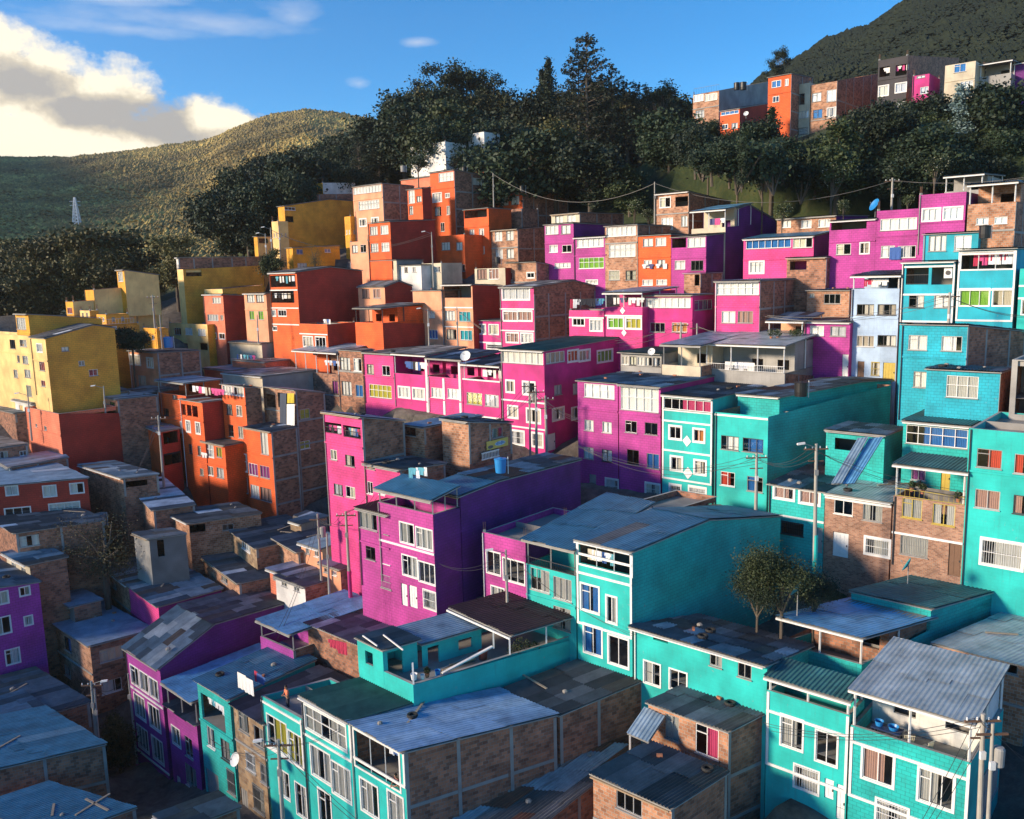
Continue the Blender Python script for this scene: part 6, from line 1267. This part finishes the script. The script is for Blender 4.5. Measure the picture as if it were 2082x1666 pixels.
for i,(u,v,s_,lb) in enumerate(((.6,7.6,1.1,'tall leafy pot plant under the maroon canopy, nearest the post'),(.9,8.4,1.3,'bushy pot plant in the middle under the maroon canopy'),(.5,9.0,.9,'low pot plant against the parapet under the maroon canopy'),(.5,1.3,.45,'small herb pot beside the paint buckets'))): plant(hp(h,u,v,zf if i<3 else -.05),s_,lb)
for i,(x,lb) in enumerate(((1568,'leftmost'),(1581,'second'),(1612,'third'),(1624,'rightmost'))): plant(at(x,690,79.6),.9,'potted plant on the porch wall under the torn metal roof, %s of four'%lb)
for i,(x,y,lb) in enumerate(((1850,998,'large'),(1872,1003,'small'),(1945,1020,'dark'))): plant(onplane(x,y+4,HS['S3']['C'],HS['S3']['dA'])-HS['S3']['nA']*.4,.6,'%s pot plant on the yellow railed balcony'%lb)
# washing machine
h=HS['C1']; P=onplane(1925,566,h['C'],h['dA'])-h['nA']*.6; t=place('washing_machine','white washing machine on the cyan open terrace','washing machine',P); m=MB(); m.box(Z*.45,h['dA']*.32,h['nA']*.3,Z*.45,WHT); m.build('cabinet',t); m=MB(); m.tube(h['nA']*.3+Z*.45,h['nA']*.34+Z*.45,.2,.2,DARK,16); m.build('porthole',t)
# cement sink by the standing person
h=HS['T3']; t=place('laundry_sink','grey cement laundry sink on the open turquoise roof terrace','sink',hp(h,1.2,2.6,-.45)); m=MB(); m.box(Z*.75,h['dA']*.5,h['dB']*.35,Z*.1,GREY); m.box(Z*.88+h['dA']*.3,h['dA']*.2,h['dB']*.3,Z*.05,ALU); m.build('basin',t)
for s_ in(-1,1): m=MB(); m.box(Z*.325+h['dA']*.38*s_,h['dA']*.08,h['dB']*.3,Z*.325,GREY); m.build('leg',t)
# ---------------------------------------------------------------- people
def skin_mesh(name,pts,edges,rad,mat,parent,O=None,sub=2):
    me=bpy.data.meshes.new(name); me.from_pydata([tuple(p) for p in pts],edges,[]); o=bpy.data.objects.new(name,me); scene.collection.objects.link(o)
    md=o.modifiers.new('s','SKIN'); me.skin_vertices[0].data[0].use_root=True
    for i,r in enumerate(rad): me.skin_vertices[0].data[i].radius=(r[0],r[1]) if isinstance(r,tuple) else (r,r)
    sb=o.modifiers.new('u','SUBSURF'); sb.levels=sub; sb.render_levels=sub
    dg=bpy.context.evaluated_depsgraph_get(); nm=bpy.data.meshes.new_from_object(o.evaluated_get(dg)); bpy.data.objects.remove(o)
    nm.materials.clear(); nm.materials.append(mat)
    for p in nm.polygons: p.use_smooth=True
    q=bpy.data.objects.new(name,nm); scene.collection.objects.link(q); q.parent=parent; return q
SKN=plain('skin',(.42,.22,.13),.6,0,.04); HAIR=plain('dark_hair',(.02,.014,.01),.7)
def person(P,az,label,shirt,trou,armL,armR,lean=0.0,scale=1.0):
    """armL/armR: elbow and hand in the body frame (x right, y forward, z up) for a 1.7 m figure"""
    t=place('person',label,'person',P); t.rotation_euler=(0,0,-R_(az)); t.scale=(scale,)*3
    L=lean
    pts=[V((0,0,.92)),V((0,.02+L*.3,1.12)),V((0,.02+L*.8,1.36)),V((0,.01+L,1.46)),V((0,.03+L*1.1,1.54)),V((0,.05+L*1.2,1.62)),V((0,.045+L*1.2,1.69))]
    ed=[(0,1),(1,2),(2,3),(3,4),(4,5),(5,6)]; rad=[(.15,.11),(.14,.10),(.16,.11),(.06,.06),(.062,.07),(.075,.092),(.05,.06)]
    def add(p,pa,r): pts.append(V(p)); rad.append(r); ed.append((pa,len(pts)-1)); return len(pts)-1
    for sx,(el,ha) in((-1,armL),(1,armR)):
        a=add((sx*.17,.01+L*.85,1.38),2,.062); b=add(el,a,.045); c=add(ha,b,.03); hv=(V(ha)-V(el)).normalized(); pm=add(V(ha)+hv*.06,c,(.038,.016))
        sd=V((1,0,0)) if abs(hv.x)<.7 else V((0,0,1))
        for k,(o_,l) in enumerate(((-.03,.07),(-.01,.085),(.01,.08),(.03,.06))):
            f1=add(V(ha)+hv*.10+sd*o_,pm,.009); add(V(ha)+hv*(.10+l*.6)+sd*o_*1.1-Z*.015,f1,.008)
        th=add(V(ha)+hv*.05+sd*sx*-.05,c,.011); add(V(ha)+hv*.09+sd*sx*-.065,th,.009)
    for sx in(-1,1):
        a=add((sx*.09,0,.86),0,.085); b=add((sx*.10,.02,.48),a,.06); c=add((sx*.10,-.01,.09),b,.04); add((sx*.11,.13,.03),c,(.04,.03))
    skin_mesh('body',pts,ed,rad,SKN,t)
    # shirt and trousers wrap the body
    n0=7
    sp=[pts[0]-Z*.02,pts[1],pts[2],pts[3]-Z*.04]; se=[(0,1),(1,2),(2,3)]; sr=[(.165,.125),(.155,.115),(.175,.125),(.075,.07)]
    for sx,(el,ha) in((-1,armL),(1,armR)):
        sp.append(V((sx*.175,.01+L*.85,1.385))); se.append((2,len(sp)-1)); sr.append(.075); sp.append(V((sx*.175,.01+L*.85,1.385)).lerp(V(el),.75)); se.append((len(sp)-2,len(sp)-1)); sr.append(.062)
    skin_mesh('shirt',sp,se,sr,shirt,t)
    tp=[V((0,0,.95)),V((0,0,.88))]; te=[(0,1)]; tr=[(.155,.12),(.15,.12)]
    for sx in(-1,1):
        a=len(tp); tp+=[V((sx*.09,0,.80)),V((sx*.10,.02,.48)),V((sx*.10,-.01,.12))]; te+=[(1,a),(a,a+1),(a+1,a+2)]; tr+=[.095,.072,.058]
    skin_mesh('trousers',tp,te,tr,trou,t)
    hc=V((0,.045+L*1.2,1.64))
    m=MB()
    for i in range(8):
        for j in range(12):
            def sp_(i,j):
                th=math.pi*.62*i/8; ph=2*math.pi*j/12; cut=1.0 if math.sin(ph)>0 and th>math.pi*.36 else 0
                r=.098*(1-.12*cut); return hc+V((r*.86*math.sin(th)*math.cos(ph),-.012+r*1.02*math.sin(th)*math.sin(ph)*(1 if not cut else .86),.01+r*1.12*math.cos(th)))
            m.poly([sp_(i,j),sp_(i+1,j),sp_(i+1,(j+1)%12),sp_(i,(j+1)%12)],HAIR)
    m.build('hair',t,None,True)
    for sx in(-1,1):
        m=MB(); m.lathe(hc+V((sx*.032,.082,-.012)),[(0,-.008),(.009,0),(0,.008)],BLKP,6); m.build('eye',t)
        m=MB(); m.lathe(hc+V((sx*.083,.0,-.035)),[(0,0),(.014,.015),(.016,.03),(0,.05)],SKN,6); m.build('ear',t,None,True)
    m=MB(); q=hc+V((0,.085,-.03)); m.poly([q+V((-.014,0,-.01)),q+V((.014,0,-.01)),q+V((0,.024,-.008))],SKN); m.poly([q+V((-.014,0,-.01)),q+V((0,.024,-.008)),q+V((0,-.002,.035))],SKN); m.poly([q+V((0,.024,-.008)),q+V((.014,0,-.01)),q+V((0,-.002,.035))],SKN); m.build('nose',t)
    m=MB(); m.box(hc+V((0,.078,-.068)),V((.022,0,0)),V((0,.006,0)),V((0,0,.005)),plain('lips',(.30,.10,.08),.5)); m.build('mouth',t)
    return t
ORS=plain('orange_shirt',(.85,.22,.10),.8); BWN=plain('dark_cloth',(.03,.03,.05),.8); DKR=plain('dark_red_shirt',(.16,.03,.05),.8)
h=HS['T3']; P=hp(h,3.0,.85,-.75)
person(P,-125,'person with dark hair in an orange t-shirt standing with hands together behind the turquoise parapet',ORS,BWN,((-.27,.10,1.12),(-.06,.27,1.12)),((.27,.10,1.12),(.05,.27,1.14)),.03)
h=HS['T1']; Pq=onplane(803,1588,h['C'],h['dA']); P=V((Pq.x,Pq.y,Pq.z-1.35))-h['nA']*.28
person(P,-130,'person in a dark red top leaning on the sill of the turquoise corner house',DKR,BWN,((-.22,.28,1.14),(-.05,.42,1.10)),((.22,.28,1.14),(.08,.45,1.10)),.14)
# ---------------------------------------------------------------- poles, lamps and cables
PCON=plain('pole_concrete',(.36,.34,.30),.85,0,.15,2)
POLES={}
def pole(key,x,yt,yb,Y,label,kind='u',xb=None,lamp=None,col=None):
    B_=at(xb or x,yb,Y); T_=at(x,yt,Y); T_.x=B_.x+(T_.x-B_.x)*.35; hh=T_.z-B_.z
    t=place('utility_pole' if kind!='l' else 'street_lamp',label,'utility pole' if kind!='l' else 'street lamp',B_)
    top=V((T_.x-B_.x,0,hh)); m=MB(); r0=.15 if kind=='u' else .11; m.tube(V((0,0,-1.5)),top,r0,r0*.62,PCON,10)
    m.build('pole',t,None,True)
    if col: m=MB(); m.tube(V((0,0,-1.4)),V((0,0,1.6)),r0+.012,r0+.008,col,10); m.build('painted_base',t,None,True)
    if kind=='u':
        m=MB(); m.bar(top+V((-.8,0,-.35)),top+V((.8,0,-.35)),.09,.09,BRN); m.bar(top+V((-.5,0,-1.15)),top+V((.5,0,-1.15)),.07,.07,BRN); m.build('crossarm',t)
        for dx in(-.7,-.25,.25,.7): m=MB(); m.lathe(top+V((dx,0,-.3)),[(0,0),(.05,.02),(.035,.08),(.05,.12),(0,.16)],WHT,8); m.build('insulator',t)
    if kind=='t':
        m=MB(); m.lathe(top+V((.35,0,-2.0)),[(0,0),(.24,.02),(.25,.8),(.2,.88),(0,.9)],GREY,14); m.build('transformer',t,None,True); m=MB(); m.bar(top+V((-.7,0,-.5)),top+V((.7,0,-.5)),.09,.09,BRN); m.build('crossarm',t)
    if lamp or kind=='l':
        s_=lamp or -1; m=MB(); a=top-Z*.25; b=a+V((s_*.9,-.2,.35)); m.tube(a,b,.03,.025,GREY,6); m.build('lamp_arm',t); m=MB(); m.box(b+V((s_*.18,0,-.02)),V((.25,0,.03)),V((0,.09,0)),Z*.06,WHT); m.build('lamp_head',t)
    m=MB(); m.box(top+V((0,-.16,-1.9)),V((.12,0,0)),V((0,.07,0)),Z*.18,WHT if random.random()<.5 else GREY); m.build('junction_box',t)
    POLES[key]=B_+top; return t
pole('a',1979,1452,1760,35.5,'thick concrete pole in front of the laundry patio corner, left of two','u',1990); pole('b',2007,1472,1790,35.0,'thinner concrete pole right beside the thick one at the laundry patio','t',2004)
pole('c',573,1504,1790,44.5,'dark concrete pole with street lamp before the standing person\'s turquoise house','u',582,lamp=-1)
pole('d',1652,903,1135,55.5,'concrete pole with lamp arm in front of the low turquoise house','u',1657,lamp=-1,col=CM('TE')); pole('e',1537,922,1042,63,'bare concrete pole before the blue curtain turquoise house')
pole('f',1078,775,920,77.5,'left pole of the crowded trio before the big magenta house','t'); pole('g',1091,790,920,77,'middle pole of the crowded trio before the big magenta house','u'); pole('h',1106,805,920,76.5,'right pole of the crowded trio before the big magenta house','u',1112)
pole('i',703,1040,1200,66,'pole with magenta foot left of the purple wing','u',712,col=CM('MG')); pole('j',668,1085,1180,67,'short bare pole between the two tall poles by the hot pink house','p'); pole('k',645,1045,1150,69,'pole with meter box beside the tin shanties','t',652)
pole('l',1028,1118,1245,55,'slim lamp pole before the short magenta house','l',1032,lamp=-1); pole('m',1331,370,470,111,'wooden pole at the forest edge beside the orange brick house','p'); pole('n',1813,362,425,95,'pole with diagonal brace above the balcony magenta house','u')
pole('o',1004,352,440,131,'grey pole behind the light brick house','p'); pole('p',877,472,562,118,'street lamp before the dark red flank of the orange cube','l',881,lamp=-1); pole('q',549,463,550,131,'double lamp pole beside the big ochre house','l',556,lamp=-1); pole('q2',540,475,540,133,'shorter lamp pole behind the double lamp pole','l',543,lamp=-1)
pole('r',324,845,975,90,'lamp pole in front of the orange infill row','u',332,lamp=None); pole('s',190,1385,1500,61,'lamp pole in the dark alley, left of two','u',195,lamp=1); pole('s2',199,1400,1500,61,'plain pole in the dark alley, right of two','p'); pole('t',259,1370,1590,65,'slender pole with pink foot touching the violet house','p',283,col=CM('MG'))
pole('u',1929,595,660,69.3,'pole crossing the cyan house windows','u'); pole('v',871,628,718,103,'lamp pole left of the ochre loggia house','l',873,lamp=-1); pole('w',930,625,712,102,'white pole before the ochre loggia house','p',931); pole('x',1384,655,706,86,'left of two cable poles before the orange curtain house','u'); pole('y',1417,658,706,86,'right of two cable poles before the orange curtain house','t')
pole('z',312,600,706,114,'yellow painted pole among the yellow houses','u',318,col=CM('YE')); pole('z2',325,640,706,113,'pale pole right of the yellow painted pole','p',330); pole('z3',60,800,870,96,'thin lamp pole in front of the yellow houses','l',62); pole('z4',213,785,825,97,'lamp pole at the foot of the broad ochre flank','l'); pole('z5',571,460,550,134,'pole touching the big ochre house corner','p'); pole('z6',524,640,675,112,'black pole before the pale peach house','p')
NW=0
def cable(A,B_,sag,r,label,group):
    m=MB(); n=14; pr=None
    for i in range(n+1):
        t=i/n; P=A.lerp(B_,t)-Z*(sag*4*t*(1-t))
        if pr is not None: m.tube(pr,P,r,r,DARK,4,False)
        pr=P
    o=m.build('overhead_cable'); tag(o,label,'cable',group)
def span(a,b,k=3,sag=.8,r=.014,lab=None,dz=.35):
    A=POLES[a] if isinstance(a,str) else a; B_=POLES[b] if isinstance(b,str) else b
    for i in range(k):
        o=V(((i-(k-1)/2)*.35,0,-.2-dz*i*.5)); cable(A+o,B_+o*.6+Z*random.uniform(-.2,.2),sag*random.uniform(.7,1.3),r,lab,lab)
span('d','e',3,.9,.016,'cables from the lamp pole to the bare pole across the turquoise houses'); span('e',at(1180,905,70),4,1.5,.018,'sagging cables across the magenta and turquoise row of four'); span('d',at(2200,1000,53),4,1.3,.016,'cables across the face-brick houses at the right')
span('f',at(1180,850,72),3,.6,.016,'cables from the pole trio to the magenta row'); span('f','i',2,2.0,.018,'long cables from the pole trio down to the purple wing'); span('g',at(820,905,66),2,1.5,.016,'thin cables over the brick workshop'); span('i','k',3,.8,.016,'cables between the poles beside the hot pink house'); span('k',at(560,1290,60),2,1.0,.016,'cables dropping toward the blue roof porch'); span('i',at(760,1000,61),3,.4,.014,'service cables to the hot pink house')
span('l',at(895,1140,57),2,.8,.013,'thin cables strung across the violet flank'); span('l',at(1290,1290,49),2,.5,.012,'cables before the tall turquoise house'); span('c',at(690,1480,43.5),2,.3,.012,'service cables to the band window house'); span('c',at(425,1500,52),3,.8,.013,'cables along the nearest turquoise row'); span('c',at(900,1780,36),2,.8,.014,'cables running out at the bottom of the picture')
span('a','b',2,.1,.02,'short cables joining the two patio poles'); span('a',at(1560,1470,42),3,.9,.013,'cables along the right foreground turquoise fronts'); span('a',at(1800,1800,36),3,.4,.013,'cables dropping from the thick patio pole'); span('b',at(2150,1560,36),2,.4,.013,'cables leaving the patio poles to the right')
span('m','o',1,3.2,.03,'long single cable along the forest edge'); span('m','n',1,2.5,.028,'long cable from the wooden pole to the braced pole'); span('n',at(2150,350,80),2,.5,.02,'cables from the braced pole to the right border'); span('r',at(243,1000,86),2,1.0,.02,'cables before the coral block'); span('r',at(400,820,94),3,.5,.018,'cables to the orange houses'); span('s',at(100,1445,56),2,.5,.014,'cables over the dark asphalt roof'); span('s','t',2,1.2,.014,'cables across the dark alley')
span('u',at(1560,640,80),3,1.0,.02,'cables in front of the pale blue house'); span('u',at(2120,640,68),3,.5,.018,'cables in front of the cyan houses'); span('x','y',3,.1,.02,'cables between the two poles of the orange curtain house'); span('y',at(1640,690,79),2,.6,.018,'cables over the porch with plants'); span('x',at(1160,690,93),3,.8,.02,'cables along the lozenge house'); span('v','w',2,.3,.02,'cables before the ochre loggia house'); span('w',at(1020,690,98),2,.3,.02,'cables to the low magenta house'); span('p',at(748,505,121),2,.3,.022,'cables across the dark red flank'); span('q',at(700,500,130),2,1.0,.024,'cables across the big ochre house'); span('z',at(330,845,90),1,3.0,.022,'cable descending from the yellow quarter')
# lattice mast on the far hill
P=at(157,458,380); T=at(153,402,380); t=place('lattice_mast','pale lattice transmission tower on the far hillside','tower',P); m=MB(); hh=T.z-P.z
for k in range(8):
    z0=hh*k/8; z1=hh*(k+1)/8; w0=hh*.11*(1-k/9.5); w1=hh*.11*(1-(k+1)/9.5); c0=[V((a*w0,b*w0,z0)) for a,b in((-1,-1),(1,-1),(1,1),(-1,1))]; c1=[V((a*w1,b*w1,z1)) for a,b in((-1,-1),(1,-1),(1,1),(-1,1))]
    for i in range(4): j=(i+1)%4; m.bar(c0[i],c1[i],.4,.4,WHT); m.bar(c0[i],c1[j],.28,.28,WHT); m.bar(c1[i],c1[j],.28,.28,WHT)
m.build('frame',t)
for f in(.72,.86): m=MB(); m.bar(V((-hh*.2,0,hh*f)),V((hh*.2,0,hh*f)),.3,.3,ALU); m.build('crossarm',t)
